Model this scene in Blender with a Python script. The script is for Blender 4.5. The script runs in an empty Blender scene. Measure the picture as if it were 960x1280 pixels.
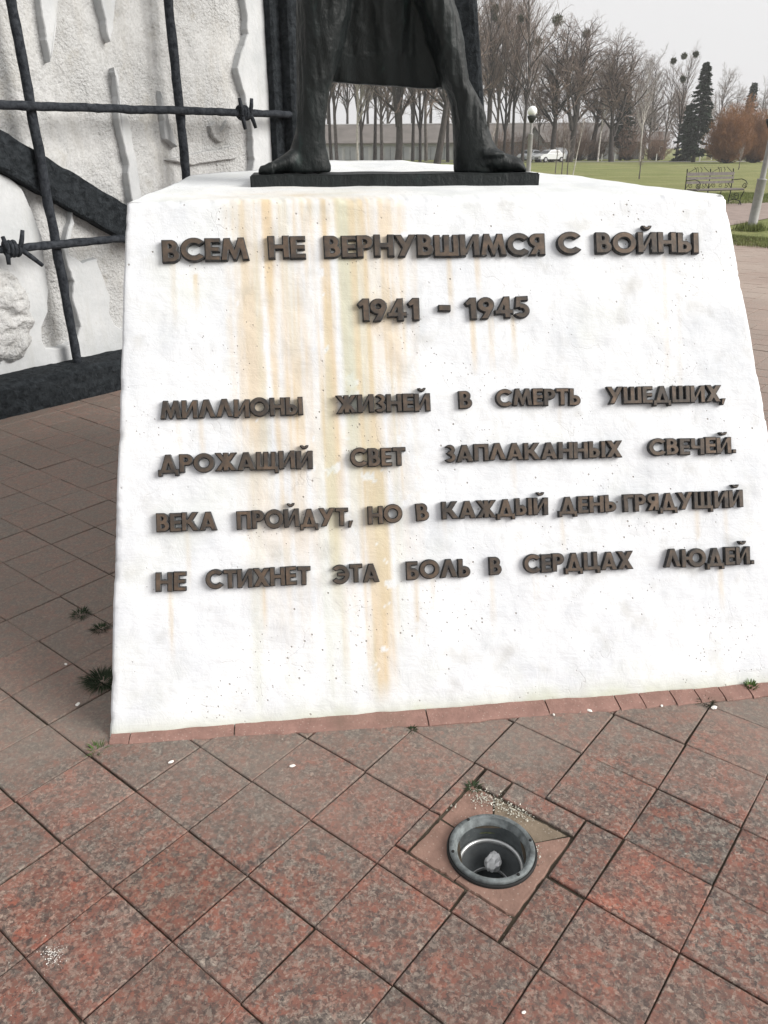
import bpy, bmesh, math, random
import numpy as np
from mathutils import Vector, Matrix, noise as mnoise
random.seed(7); RNG = np.random.default_rng(7)
scn = bpy.context.scene
COL = scn.collection
R_ = math.radians

# ---------------------------------------------------------------- camera
FPX = 985.36; PITCH = 0.431; ROLL = 0.005; EYE = 1.55
_c, _s = math.cos(PITCH), math.sin(PITCH); _cr, _sr = math.cos(ROLL), math.sin(ROLL)
CR = np.array([[_cr, _sr, 0], [-_sr, _cr, 0], [0, 0, 1]]) @ np.array([[1, 0, 0], [0, -_s, -_c], [0, _c, -_s]])
cam = bpy.data.objects.new('camera', bpy.data.cameras.new('camera')); COL.objects.link(cam)
cam.data.sensor_fit = 'VERTICAL'; cam.data.sensor_height = 24.0
cam.data.lens = FPX / 1280 * 24.0
cam.data.clip_start = 0.05; cam.data.clip_end = 6000
M = Matrix((CR[0], -CR[1], -CR[2])).transposed().to_4x4(); M.translation = (0, 0, EYE)
cam.matrix_world = M
scn.camera = cam
# ---------------------------------------------------------------- world, sun, exposure
SUN_EL, SUN_AZ = R_(29), R_(-16)          # azimuth measured from +x towards +y (light comes from the right, a little from the front)
sdir = Vector((math.cos(SUN_EL) * math.cos(SUN_AZ), math.cos(SUN_EL) * math.sin(SUN_AZ), math.sin(SUN_EL)))
w = bpy.data.worlds.new('World'); scn.world = w; w.use_nodes = True
nt = w.node_tree; nt.nodes.clear()
sky = nt.nodes.new('ShaderNodeTexSky'); sky.sky_type = 'NISHITA'; sky.sun_disc = False
sky.sun_elevation = SUN_EL; sky.sun_rotation = math.atan2(sdir.x, sdir.y)
sky.air_density = 1.0; sky.dust_density = 4.0; sky.ozone_density = 1.0
hs = nt.nodes.new('ShaderNodeHueSaturation'); hs.inputs['Saturation'].default_value = 0.10
mx = nt.nodes.new('ShaderNodeMix'); mx.data_type = 'RGBA'; mx.inputs['Factor'].default_value = 0.72
mx.inputs['B'].default_value = (13.4, 13.3, 13.4, 1)      # even cloud cover
bg = nt.nodes.new('ShaderNodeBackground'); bg.inputs['Strength'].default_value = 0.055
wo = nt.nodes.new('ShaderNodeOutputWorld')
nt.links.new(sky.outputs[0], hs.inputs['Color']); nt.links.new(hs.outputs[0], mx.inputs['A'])
nt.links.new(mx.outputs['Result'], bg.inputs['Color']); nt.links.new(bg.outputs[0], wo.inputs[0])
sl = bpy.data.lights.new('sun', 'SUN'); sl.energy = 3.2; sl.angle = R_(34); sl.color = (1, .965, .91)
so = bpy.data.objects.new('sun', sl); COL.objects.link(so); so.rotation_euler = sdir.to_track_quat('Z', 'Y').to_euler()
so.location = (8, -6, 12)
scn.view_settings.view_transform = 'Standard'; scn.view_settings.look = 'None'
scn.view_settings.gamma = 1; scn.view_settings.exposure = 0.60
scn.render.resolution_x = 768; scn.render.resolution_y = 1024

# ---------------------------------------------------------------- measuring helpers: photo pixel -> point in the place
def ray(x, y): return np.array([(x - 480) / FPX, (y - 640) / FPX, 1.]) @ CR
O3 = np.array([0, 0, EYE])
def gp(x, y, z=0.):
    d = ray(x, y); return O3 + (z - EYE) / d[2] * d
def pp(x, y, pt, n):
    d = ray(x, y); return O3 + ((np.asarray(pt) - O3) @ n) / (d @ n) * d
def atd(x, D, z=0.):
    """point D metres away along the ground under image column x"""
    d = ray(x, 190); h = d[:2] / np.linalg.norm(d[:2]); return np.array([h[0] * D, h[1] * D, z])
def topz(y, D, x=480):
    d = ray(x, y); return EYE + D * d[2] / np.linalg.norm(d[:2])
def vs(a): return [Vector(tuple(float(c) for c in p)) for p in a]

# ---------------------------------------------------------------- object helpers
def link(o, parent=None):
    COL.objects.link(o)
    if parent: o.parent = parent
    return o
def tag(o, label=None, cat=None, group=None, kind=None):
    if label: o['label'] = label
    if cat: o['category'] = cat
    if group: o['group'] = group
    if kind: o['kind'] = kind
    return o
def empty(name, loc=(0, 0, 0), rz=0, **k):
    o = bpy.data.objects.new(name, None); o.empty_display_size = .2
    o.location = tuple(float(c) for c in loc); o.rotation_euler = (0, 0, rz); COL.objects.link(o); return tag(o, **k)
def mobj(name, me, mat=None, parent=None, world=True, smooth=False):
    if mat is not None:
        for m in (mat if isinstance(mat, (list, tuple)) else [mat]): me.materials.append(m)
    if smooth:
        me.polygons.foreach_set('use_smooth', [True] * len(me.polygons))
    o = bpy.data.objects.new(name, me); link(o, parent)
    if parent is not None and world:      # mesh given in world coordinates
        o.matrix_parent_inverse = (Matrix.Translation(parent.location) @ parent.rotation_euler.to_matrix().to_4x4()).inverted()
    return o
def pyd(name, v, f, mat=None, parent=None, **k):
    me = bpy.data.meshes.new(name); me.from_pydata([tuple(map(float, p)) for p in v], [], f); me.update()
    return mobj(name, me, mat, parent, **k)
def bmo(name, bm, mat=None, parent=None, **k):
    me = bpy.data.meshes.new(name); bm.normal_update(); bm.to_mesh(me); bm.free(); return mobj(name, me, mat, parent, **k)
def copytree(o, parent=None):
    c = o.copy(); COL.objects.link(c); c.parent = parent
    for ch in list(o.children): copytree(ch, c)
    return c
def box(bm, c, s, rz=0., m=0, bev=0.):
    mt = Matrix.Translation(Vector(tuple(map(float, c)))) @ Matrix.Rotation(rz, 4, 'Z') @ Matrix.Diagonal((float(s[0]), float(s[1]), float(s[2]), 1))
    r = bmesh.ops.create_cube(bm, size=1, matrix=mt)
    if bev:
        es = list({e for v in r['verts'] for e in v.link_edges}); bmesh.ops.bevel(bm, geom=es, offset=bev, segments=2, affect='EDGES')
    return r
def tube(bm, pts, rad, n=8, cap=True, jit=0.):
    pts = [Vector(tuple(map(float, p))) for p in pts]
    if not hasattr(rad, '__len__'): rad = [rad] * len(pts)
    rings = []; up = None
    for i, p in enumerate(pts):
        t = (pts[min(i + 1, len(pts) - 1)] - pts[max(i - 1, 0)]).normalized()
        if up is None: up = Vector((0, 0, 1)) if abs(t.z) < .9 else Vector((1, 0, 0))
        a = t.cross(up).normalized(); b = t.cross(a).normalized(); up = -b if False else up
        ring = []
        for k in range(n):
            an = 2 * math.pi * k / n; r = rad[i] * (1 + (random.uniform(-jit, jit) if jit else 0))
            ring.append(bm.verts.new(p + a * math.cos(an) * r + b * math.sin(an) * r))
        rings.append(ring)
    for i in range(len(rings) - 1):
        for k in range(n):
            bm.faces.new((rings[i][k], rings[i][(k + 1) % n], rings[i + 1][(k + 1) % n], rings[i + 1][k]))
    if cap: bm.faces.new(rings[0][::-1]); bm.faces.new(rings[-1])
def lathe(bm, prof, n=24, c=(0, 0, 0), closed=False):
    rs = []
    for r, z in prof:
        rs.append([bm.verts.new((c[0] + r * math.cos(2 * math.pi * k / n), c[1] + r * math.sin(2 * math.pi * k / n), c[2] + z)) for k in range(n)])
    m = len(rs)
    for i in range(m if closed else m - 1):
        for k in range(n):
            a, b = rs[i], rs[(i + 1) % m]
            bm.faces.new((a[k], a[(k + 1) % n], b[(k + 1) % n], b[k]))
    return rs

# ---------------------------------------------------------------- materials
class NT:
    def __init__(s, name, rough=.8, spec=.3, metal=0.):
        s.m = bpy.data.materials.new(name); s.m.use_nodes = True; s.t = s.m.node_tree
        s.b = s.t.nodes['Principled BSDF']; s.b.inputs['Roughness'].default_value = rough
        s.b.inputs['Specular IOR Level'].default_value = spec; s.b.inputs['Metallic'].default_value = metal
    def n(s, ty, **k):
        o = s.t.nodes.new(ty)
        for a, b in k.items(): setattr(o, a, b)
        return o
    def l(s, a, b): s.t.links.new(a, b)
    def pos(s, scale=(1, 1, 1), obj=False, rnd=False):
        if obj: src = s.n('ShaderNodeTexCoord').outputs['Object']
        else: src = s.n('ShaderNodeNewGeometry').outputs['Position']
        if rnd:
            oi = s.n('ShaderNodeObjectInfo'); m = s.n('ShaderNodeVectorMath', operation='MULTIPLY_ADD')
            c = s.n('ShaderNodeCombineXYZ')
            for i in range(3): s.l(oi.outputs['Random'], c.inputs[i])
            s.l(c.outputs[0], m.inputs[0]); m.inputs[1].default_value = (37, 53, 71); s.l(src, m.inputs[2]); src = m.outputs[0]
        mp = s.n('ShaderNodeMapping'); mp.inputs['Scale'].default_value = scale; s.l(src, mp.inputs[0]); return mp.outputs[0]
    def noise(s, v, scale, detail=4, rough=.55, dist=0.):
        o = s.n('ShaderNodeTexNoise'); o.inputs['Scale'].default_value = scale; o.inputs['Detail'].default_value = detail
        o.inputs['Roughness'].default_value = rough; o.inputs['Distortion'].default_value = dist
        s.l(v, o.inputs['Vector']); return o.outputs['Fac']
    def vor(s, v, scale, out='Distance', feature='F1', rnd=1.):
        o = s.n('ShaderNodeTexVoronoi', feature=feature); o.inputs['Scale'].default_value = scale; s.l(v, o.inputs['Vector'])
        o.inputs['Randomness'].default_value = rnd; return o.outputs[out]
    def ramp(s, f, stops, mode='LINEAR'):
        o = s.n('ShaderNodeValToRGB'); o.color_ramp.interpolation = mode; e = o.color_ramp.elements
        while len(e) < len(stops): e.new(.5)
        for i, (p, c) in enumerate(stops):
            e[i].position = p; e[i].color = (tuple(c) + (1,))[:4] if hasattr(c, '__len__') else (c, c, c, 1)
        s.l(f, o.inputs[0]); return o.outputs[0]
    def mix(s, f, a, b, bt='MIX'):
        o = s.n('ShaderNodeMix'); o.data_type = 'RGBA'; o.blend_type = bt
        for v, i in ((f, 'Factor'), (a, 'A'), (b, 'B')):
            if hasattr(v, 'links') or hasattr(v, 'is_linked'): s.l(v, o.inputs[i])
            elif i == 'Factor': o.inputs[i].default_value = v
            else: o.inputs[i].default_value = (tuple(v) + (1,))[:4]
        return o.outputs['Result']
    def math(s, op, a, b=0., clamp=False):
        o = s.n('ShaderNodeMath', operation=op); o.use_clamp = clamp
        for i, v in enumerate((a, b)):
            if hasattr(v, 'is_linked'): s.l(v, o.inputs[i])
            else: o.inputs[i].default_value = v
        return o.outputs[0]
    def bump(s, h, dist=.01, strength=1.):
        o = s.n('ShaderNodeBump'); o.inputs['Distance'].default_value = dist; o.inputs['Strength'].default_value = strength
        s.l(h, o.inputs['Height']); s.l(o.outputs[0], s.b.inputs['Normal'])
    def col(s, c): 
        if hasattr(c, 'is_linked'): s.l(c, s.b.inputs['Base Color'])
        else: s.b.inputs['Base Color'].default_value = (tuple(c) + (1,))[:4]
        return s
def simple(name, c, rough=.7, var=.25, scale=8., bump=0., spec=.3, metal=0., rnd=True):
    t = NT(name, rough, spec, metal); v = t.pos(rnd=rnd); f = t.noise(v, scale, 5)
    t.col(t.ramp(f, [(.3, tuple(x * (1 - var) for x in c)), (.7, tuple(min(1, x * (1 + var)) for x in c))]))
    if bump: t.bump(f, bump)
    return t.m

# red flamed granite
def granite(name, far=False):
    t = NT(name, .62, .35); v0 = t.pos(rnd=True)
    # warp the space so that the grains are ragged, not round cells
    nn = t.n('ShaderNodeTexNoise'); nn.inputs['Scale'].default_value = 70; nn.inputs['Detail'].default_value = 5; nn.inputs['Roughness'].default_value = .7; t.l(v0, nn.inputs['Vector'])
    sc = t.n('ShaderNodeVectorMath', operation='SCALE'); sc.inputs['Scale'].default_value = .030; t.l(nn.outputs['Color'], sc.inputs[0])
    ad = t.n('ShaderNodeVectorMath', operation='ADD'); t.l(v0, ad.inputs[0]); t.l(sc.outputs[0], ad.inputs[1]); v = ad.outputs[0]
    a = t.noise(v, 24, 10, .80); b = t.noise(v, 11, 8, .76); s = t.noise(v, 80, 8, .80); cel = t.vor(v, 165, 'Color')
    g = t.n('ShaderNodeSeparateColor'); t.l(cel, g.inputs[0])
    red = t.ramp(b, [(.36, (.135, .088, .075)), (.48, (.20, .098, .076)), (.58, (.27, .108, .078)), (.68, (.34, .145, .10))])
    gry = t.ramp(s, [(.34, (.025, .024, .025)), (.5, (.115, .10, .092)), (.64, (.38, .35, .305))])
    c = t.mix(t.ramp(a, [(.44, 0), (.54, 1)]), gry, red)
    c = t.mix(t.math('MULTIPLY', t.ramp(g.outputs[0], [(.66, 0), (.80, 1)]), .42), c, (.40, .35, .30))
    c = t.mix(t.math('MULTIPLY', t.ramp(g.outputs[1], [(.72, 0), (.84, 1)]), .6), c, (.036, .032, .032))
    c = t.mix(t.math('MULTIPLY', t.ramp(s, [(.57, 0), (.65, 1)]), .6), c, (.52, .48, .42))
    c = t.mix(t.math('MULTIPLY', t.ramp(s, [(.34, 1), (.42, 0)]), .75), c, (.030, .026, .026))
    # stone to stone variation
    if far:
        mp = t.n('ShaderNodeMapping'); mp.vector_type = 'TEXTURE'; mp.inputs['Location'].default_value = (-.298 * 1.55, .748 * 1.55, 0); mp.inputs['Rotation'].default_value = (0, 0, -.674)
        mp.inputs['Scale'].default_value = (.217, .217, .217); t.l(t.pos(), mp.inputs[0])
        wn = t.n('ShaderNodeTexWhiteNoise'); fl = t.n('ShaderNodeVectorMath', operation='FLOOR'); t.l(mp.outputs[0], fl.inputs[0])
        sx = t.n('ShaderNodeSeparateXYZ'); t.l(fl.outputs[0], sx.inputs[0]); cx = t.n('ShaderNodeCombineXYZ'); t.l(sx.outputs[0], cx.inputs[0]); t.l(sx.outputs[1], cx.inputs[1]); t.l(cx.outputs[0], wn.inputs[0]); rr = wn.outputs['Value']
    else:
        oi = t.n('ShaderNodeObjectInfo'); rr = oi.outputs['Random']
    c = t.mix(.8, c, t.ramp(rr, [(0, (.78, .68, .62)), (.2, (.98, .90, .86)), (.4, (1.15, .82, .72)), (.6, (.74, .74, .72)), (.8, (1.10, .90, .84)), (1, (.92, .78, .72))]), 'MULTIPLY')
    # cement dust and wear in large patches (fixed to the place)
    P = t.pos(); d = t.noise(P, 1.15, 6, .65)
    c = t.mix(t.ramp(d, [(.42, .0), (.66, .5)]), c, t.mix(.6, c, (.175, .112, .092)))
    # cement wash close to the foot of the block
    L = L0; nb = NBV; dp_ = t.n('ShaderNodeVectorMath', operation='DOT_PRODUCT'); sb = t.n('ShaderNodeVectorMath', operation='SUBTRACT')
    sb.inputs[1].default_value = (float(L[0]), float(L[1]), 0); t.l(P, sb.inputs[0]); t.l(sb.outputs[0], dp_.inputs[0]); dp_.inputs[1].default_value = tuple(float(-q) for q in nb)
    near = t.math('ADD', dp_.outputs['Value'], t.math('MULTIPLY', t.math('SUBTRACT', t.noise(P, 2.1, 5, .6), .5), 1.3))
    c = t.mix(t.math('MULTIPLY', t.ramp(near, [(.05, 1), (.55, 0)]), .5), c, (.24, .21, .18))
    if True:
        px_ = t.n('ShaderNodeSeparateXYZ'); t.l(t.pos(), px_.inputs[0])
        c = t.mix(t.math('MULTIPLY', t.ramp(t.math('MULTIPLY', px_.outputs[0], .1), [(.20, 0), (.44, 1)]), .72), c, t.ramp(t.noise(P, .8, 5), [(.35, (.30, .225, .185)), (.65, (.39, .32, .27))]))
    t.col(c)
    hh = t.math('ADD', t.math('MULTIPLY', a, .9), t.math('MULTIPLY', s, .7))
    t.bump(hh, .0042, 1.)
    t.l(t.ramp(s, [(.3, .42), (.6, .72)]), t.b.inputs['Roughness'])
    return t.m
H = 1.415
L0 = gp(137, 922); R0 = gp(1018, 853)
W0 = float(np.linalg.norm(R0 - L0)); ED = (R0 - L0) / W0; NBV = np.array([-ED[1], ED[0], 0.])
M_granite = granite('red_granite')
def plaster():
    t = NT('whitewashed_plaster', .85, .2); v = t.pos(obj=True)
    at = t.n('ShaderNodeAttribute', attribute_name='stain')
    sep = t.n('ShaderNodeSeparateColor'); t.l(at.outputs['Color'], sep.inputs[0])
    base = t.ramp(t.noise(v, 5, 6, .62), [(.3, (.60, .62, .65)), (.5, (.68, .695, .72)), (.72, (.73, .742, .755))])
    grime = t.noise(v, 15, 7, .7, .5)
    base = t.mix(t.math('MULTIPLY', t.ramp(grime, [(.52, 0), (.74, 1)]), .16), base, (.60, .585, .565))
    c = t.mix(sep.outputs[0], base, t.mix(t.noise(v, 9, 3), (.52, .41, .24), (.66, .53, .38)))
    c = t.mix(sep.outputs[1], c, (.50, .52, .42))
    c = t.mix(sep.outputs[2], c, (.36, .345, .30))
    # pits: small blow-holes in the cast face
    pv = t.noise(v, 3.1, 3); p1 = t.vor(v, 26); p2 = t.vor(v, 61)
    pit = t.math('MULTIPLY', t.ramp(p1, [(.055, 1), (.095, 0)]), t.ramp(pv, [(.47, 0), (.56, 1)]))
    pit2 = t.math('MULTIPLY', t.ramp(p2, [(.08, 1), (.14, 0)]), t.ramp(t.noise(v, 4.7, 3), [(.52, 0), (.60, 1)]))
    pits = t.math('MAXIMUM', pit, pit2)
    # hairline cracks and flaking paint edges
    dv = t.n('ShaderNodeVectorMath', operation='ADD'); nn = t.n('ShaderNodeTexNoise'); nn.inputs['Scale'].default_value = 7; nn.inputs['Detail'].default_value = 6
    t.l(v, nn.inputs['Vector']); sc = t.n('ShaderNodeVectorMath', operation='SCALE'); sc.inputs['Scale'].default_value = .22
    t.l(nn.outputs['Color'], sc.inputs[0]); t.l(v, dv.inputs[0]); t.l(sc.outputs[0], dv.inputs[1])
    cr = t.vor(dv.outputs[0], 5.5, feature='DISTANCE_TO_EDGE')
    crk = t.math('MULTIPLY', t.ramp(cr, [(.0, 1), (.012, 0)]), t.ramp(t.noise(v, 6, 4), [(.56, 0), (.64, 1)]))
    c = t.mix(t.math('MULTIPLY', pits, .75), c, (.30, .27, .235))
    c = t.mix(t.math('MULTIPLY', crk, .22), c, (.36, .33, .31))
    t.col(c)
    trow = t.noise(t.pos((1, 1, 5), obj=True), 9, 5, .6)
    h = t.math('ADD', t.math('MULTIPLY', grime, .9), t.math('MULTIPLY', trow, .6))
    h = t.math('SUBTRACT', t.math('ADD', h, t.math('MULTIPLY', t.noise(v, 90, 3, .7), .12)), t.math('MULTIPLY', pits, 1.0))
    h = t.math('SUBTRACT', h, t.math('MULTIPLY', crk, .15))
    t.bump(h, .0048, .7); return t.m
M_plaster = plaster()
def roughcast():
    t = NT('roughcast_render', .95, .15); v = t.pos()
    a = t.noise(v, 65, 6, .75); b = t.noise(v, 2.3, 5, .6); st = t.noise(t.pos((1, 1, .25)), 7, 5, .65); lump = t.vor(v, 48); lm2 = t.vor(v, 105)
    c = t.ramp(a, [(.30, (.31, .31, .305)), (.45, (.45, .452, .45)), (.62, (.52, .523, .523))])
    c = t.mix(t.math('MULTIPLY', t.ramp(st, [(.5, 0), (.72, 1)]), .4), c, (.38, .36, .32))
    c = t.mix(t.math('MULTIPLY', t.ramp(t.noise(v, 5, 6, .7), [(.58, 0), (.70, 1)]), .5), c, (.30, .28, .24))
    c = t.mix(t.math('MULTIPLY', t.ramp(b, [(.5, 0), (.75, 1)]), .3), c, (.53, .53, .53))
    t.col(c); h = t.math('SUBTRACT', t.math('MULTIPLY', a, 1.2), t.math('MULTIPLY', lump, .9)); h = t.math('SUBTRACT', h, t.math('MULTIPLY', lm2, .5))
    h = t.math('MULTIPLY', h, t.ramp(t.noise(v, 1.7, 5, .6), [(.38, .12), (.62, 1)]))
    t.bump(t.math('ADD', h, t.math('MULTIPLY', t.noise(v, 7, 5), 1.3)), .010, 1.); return t.m
def smoothcast():
    t = NT('smooth_painted_render', .85, .2); v = t.pos()
    a = t.noise(v, 3, 6, .65); c = t.ramp(a, [(.35, (.42, .435, .445)), (.6, (.52, .53, .54))])
    st = t.noise(t.pos((1, 1, .12)), 16, 5, .6)
    c = t.mix(t.math('MULTIPLY', t.ramp(st, [(.52, 0), (.75, 1)]), .35), c, (.40, .40, .375))
    c = t.mix(t.math('MULTIPLY', t.ramp(t.noise(v, 22, 5, .7), [(.62, 0), (.72, 1)]), .4), c, (.34, .32, .28))
    t.col(c); t.bump(t.noise(v, 40, 5), .003); return t.m
M_rough = roughcast(); M_smooth = smoothcast()
def blackpaint(name, base=(.009, .011, .013), hi=(.032, .037, .042), sc=24, dist=.02):
    t = NT(name, .85, .12); v = t.pos()
    a = t.noise(v, sc, 6, .65, .4)
    c = t.ramp(a, [(.35, base), (.68, hi)])
    c = t.mix(t.math('MULTIPLY', t.ramp(t.noise(v, 9, 5, .7), [(.66, 0), (.73, 1)]), .18), c, (.14, .14, .135))
    t.col(c); t.bump(a, dist); return t.m
M_black = blackpaint('black_painted_concrete')
M_iron = blackpaint('black_painted_iron', (.012, .014, .018), (.045, .050, .058), 30, .008)
def bronze():
    t = NT('patinated_bronze', .55, .35, .05); v = t.pos()
    f = t.noise(t.pos((1, 1, .3)), 15, 6, .65, .6); b = t.noise(v, 6, 5, .6)
    c = t.ramp(f, [(.3, (.003, .0045, .005)), (.55, (.006, .009, .0095)), (.75, (.012, .018, .018))])
    c = t.mix(t.math('MULTIPLY', t.ramp(t.math('MULTIPLY', f, b), [(.33, 0), (.43, 1)]), .4), c, (.022, .060, .050))
    t.col(c); t.bump(t.math('ADD', f, t.math('MULTIPLY', t.noise(v, 70, 4), .3)), .008); return t.m
M_bronze = bronze()
def lettermat():
    t = NT('letter_bronze_face', .5, .4, .25); v = t.pos(rnd=True)
    c = t.ramp(t.noise(v, 34, 5, .6), [(.3, (.040, .036, .034)), (.55, (.085, .065, .050)), (.75, (.14, .10, .074))])
    oi = t.n('ShaderNodeObjectInfo')
    c = t.mix(.6, c, t.ramp(oi.outputs['Random'], [(0, (.6, .65, .7)), (.5, (1, .95, .9)), (1, (1.35, 1.2, 1.05))]), 'MULTIPLY')
    t.col(c); t.bump(t.noise(v, 60, 4), .001)
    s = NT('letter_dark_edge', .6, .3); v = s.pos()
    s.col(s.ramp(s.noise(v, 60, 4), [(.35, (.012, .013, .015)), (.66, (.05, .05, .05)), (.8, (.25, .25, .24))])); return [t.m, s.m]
M_let = lettermat()
M_bed = simple('mossy_joint_soil', (.052, .042, .030), .95, .6, 14, .01)
def mortarmat(name, c):
    t = NT(name, .85, .25); v = t.pos(); a = t.noise(v, 12, 6, .65)
    k = t.ramp(a, [(.3, tuple(x * .75 for x in c)), (.65, tuple(x * 1.12 for x in c))])
    k = t.mix(t.math('MULTIPLY', t.ramp(t.vor(v, 90), [(.12, 1), (.22, 0)]), .3), k, (.5, .44, .38))
    k = t.mix(t.math('MULTIPLY', t.ramp(t.noise(v, 5, 4), [(.5, 0), (.7, 1)]), .4), k, (.13, .10, .075))
    t.col(k); t.bump(t.math('ADD', a, t.math('MULTIPLY', t.noise(v, 120, 3), .4)), .004); return t.m
M_mortar = mortarmat('pink_mortar', (.235, .145, .115)); M_strip = mortarmat('red_mortar_strip', (.255, .15, .125))
M_mortar_d = mortarmat('mortar_crumbs', (.19, .15, .11))
M_steel = simple('weathered_grey_metal', (.13, .145, .148), .65, .45, 55, .0015, .35, .2)
M_steelring = simple('bare_pale_metal', (.62, .63, .63), .35, .15, 30, 0, .5, .7)
M_cup = simple('dark_lamp_bowl', (.12, .13, .135), .45, .5, 14, .002, .5, .3)
M_rubber = simple('black_gasket', (.012, .012, .012), .7, .3)
M_paper = simple('crumpled_white_paper', (.85, .85, .86), .8, .06, 30)
M_chip = simple('white_paint_chip', (.72, .70, .66), .8, .1)
M_glass = NT('broken_glass_gravel', .15, .8).col((.52, .51, .44)).m
M_weed = simple('dark_weed_green', (.018, .030, .012), .8, .5)
M_weed2 = simple('fresh_weed_green', (.07, .12, .03), .8, .4)

# ---------------------------------------------------------------- plinth frame
H = 1.415
L0 = gp(137, 922); R0 = gp(1018, 853)
W0 = float(np.linalg.norm(R0 - L0)); ED = (R0 - L0) / W0; NB = np.array([-ED[1], ED[0], 0.])
TL = gp(157, 252, H); TRr = gp(904, 243, H)
tl = np.array([(TL - L0) @ ED, (TL - L0) @ NB]); tr_ = tr = np.array([(TRr - L0) @ ED, (TRr - L0) @ NB])
bk = (tl[1] + tr[1]) / 2; TOPSL = (1.50 - H) / 1.8
def pl(a, b, z): return L0 + ED * a + NB * b + np.array([0, 0, z])       # plinth frame -> world
ANG = math.atan2(ED[1], ED[0])
ptop = pl(tl[0], bk, H); ntop = np.cross(ED, NB + np.array([0, 0, TOPSL])); ntop /= np.linalg.norm(ntop)
FUP = NB * bk + np.array([0, 0, H]); FLEN = float(np.linalg.norm(FUP)); FUP = FUP / FLEN
FN = np.cross(ED, FUP)                     # outward normal of the lettered face
def face(x, y):                             # photo pixel -> (along, up) on the lettered face
    q = pp(x, y, L0, FN) - L0; return float(q @ ED), float(q @ FUP)
def ground_uv(): pass

# ---------------------------------------------------------------- ground sheets
def sheet(name, pts, z, mat, kind='structure'):
    o = pyd(name, [(p[0], p[1], z) for p in pts], [list(range(len(pts)))], mat); return tag(o, kind=kind)
def grassmat():
    t = NT('lawn_grass', .95, .1); v = t.pos()
    c = t.ramp(t.noise(v, .35, 6, .65), [(.3, (.15, .165, .065)), (.5, (.20, .22, .092)), (.7, (.27, .27, .13))])
    c = t.mix(.5, c, t.ramp(t.noise(v, 9, 6, .7), [(.3, (.35, .4, .3)), (.7, (1.5, 1.45, 1.3))]), 'MULTIPLY')
    c = t.mix(t.math('MULTIPLY', t.ramp(t.noise(v, .09, 5, .6), [(.45, 0), (.7, 1)]), .5), c, (.26, .23, .12))
    t.col(c); t.bump(t.noise(v, 18, 4, .7), .05); return t.m
M_lawn = grassmat()
LC = gp(615, 1058, .012)
def holed(name, outer, z, mat, r=.075):
    c = LC[:2]; sq_ = [(c[0] + r * dx, c[1] + r * dy) for dx, dy in ((-1, -1), (1, -1), (1, 1), (-1, 1))]
    n = len(outer); v = [(*q, z) for q in sq_] + [(float(q[0]), float(q[1]), z) for q in outer]; f = []
    # bridge each outer edge / corner to the nearest hole corner
    near = [int(np.argmin([math.atan2(*(np.array([math.sin(a - b), math.cos(a - b)]))) % (2 * math.pi) if False else abs(math.remainder(a - b, 2 * math.pi)) for b in [math.atan2(q[1] - c[1], q[0] - c[0]) for q in sq_]])) for a in [math.atan2(float(p[1]) - c[1], float(p[0]) - c[0]) for p in outer]]
    for i in range(n):
        k = (i + 1) % n; a, b = near[i], near[k]; poly = [4 + i, 4 + k, b]
        while b != a: b = (b - 1) % 4; poly.append(b)
        f.append(poly)
    return tag(pyd(name, v, f, mat), kind='structure')
holed('lawn', [(-3000, -3000), (3000, -3000), (3000, 3000), (-3000, 3000)], -.03, M_lawn, .08)
def line_ext(p, q, a, b):
    d = (q - p) / np.linalg.norm(q - p); return p + d * a, p + d * b
e1 = gp(905, 294.5); e2 = gp(960, 299); _d = (e2 - e1) / np.linalg.norm(e2 - e1); e1, e2 = e1 - _d * 3.2, e2 + _d * 12            # far edge of the paved square
bedpts = [(-14, -8), (22, -8), (22, e2[1] - 6), e2, e1, (-14, 17.5)]
holed('pavement_bed', bedpts, -.0075, M_bed, .075)
M_path = simple('pink_asphalt_path', (.26, .205, .18), .9, .18, 3, .004, rnd=False)
p1, p2 = gp(905, 282), gp(960, 272)
sheet('path', [(-30, 14.5), (-3, 18.6), (3.5, 18.6), (5.2, 16.6), p1, p2, (12, 23.4), (17, 26.6), (40, 32.5), (40, 37), gp(960, 248.5), gp(905, 250), (-10, 21), (-30, 17)], -.018, M_path)
M_vergegrass = grassmat()

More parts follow.
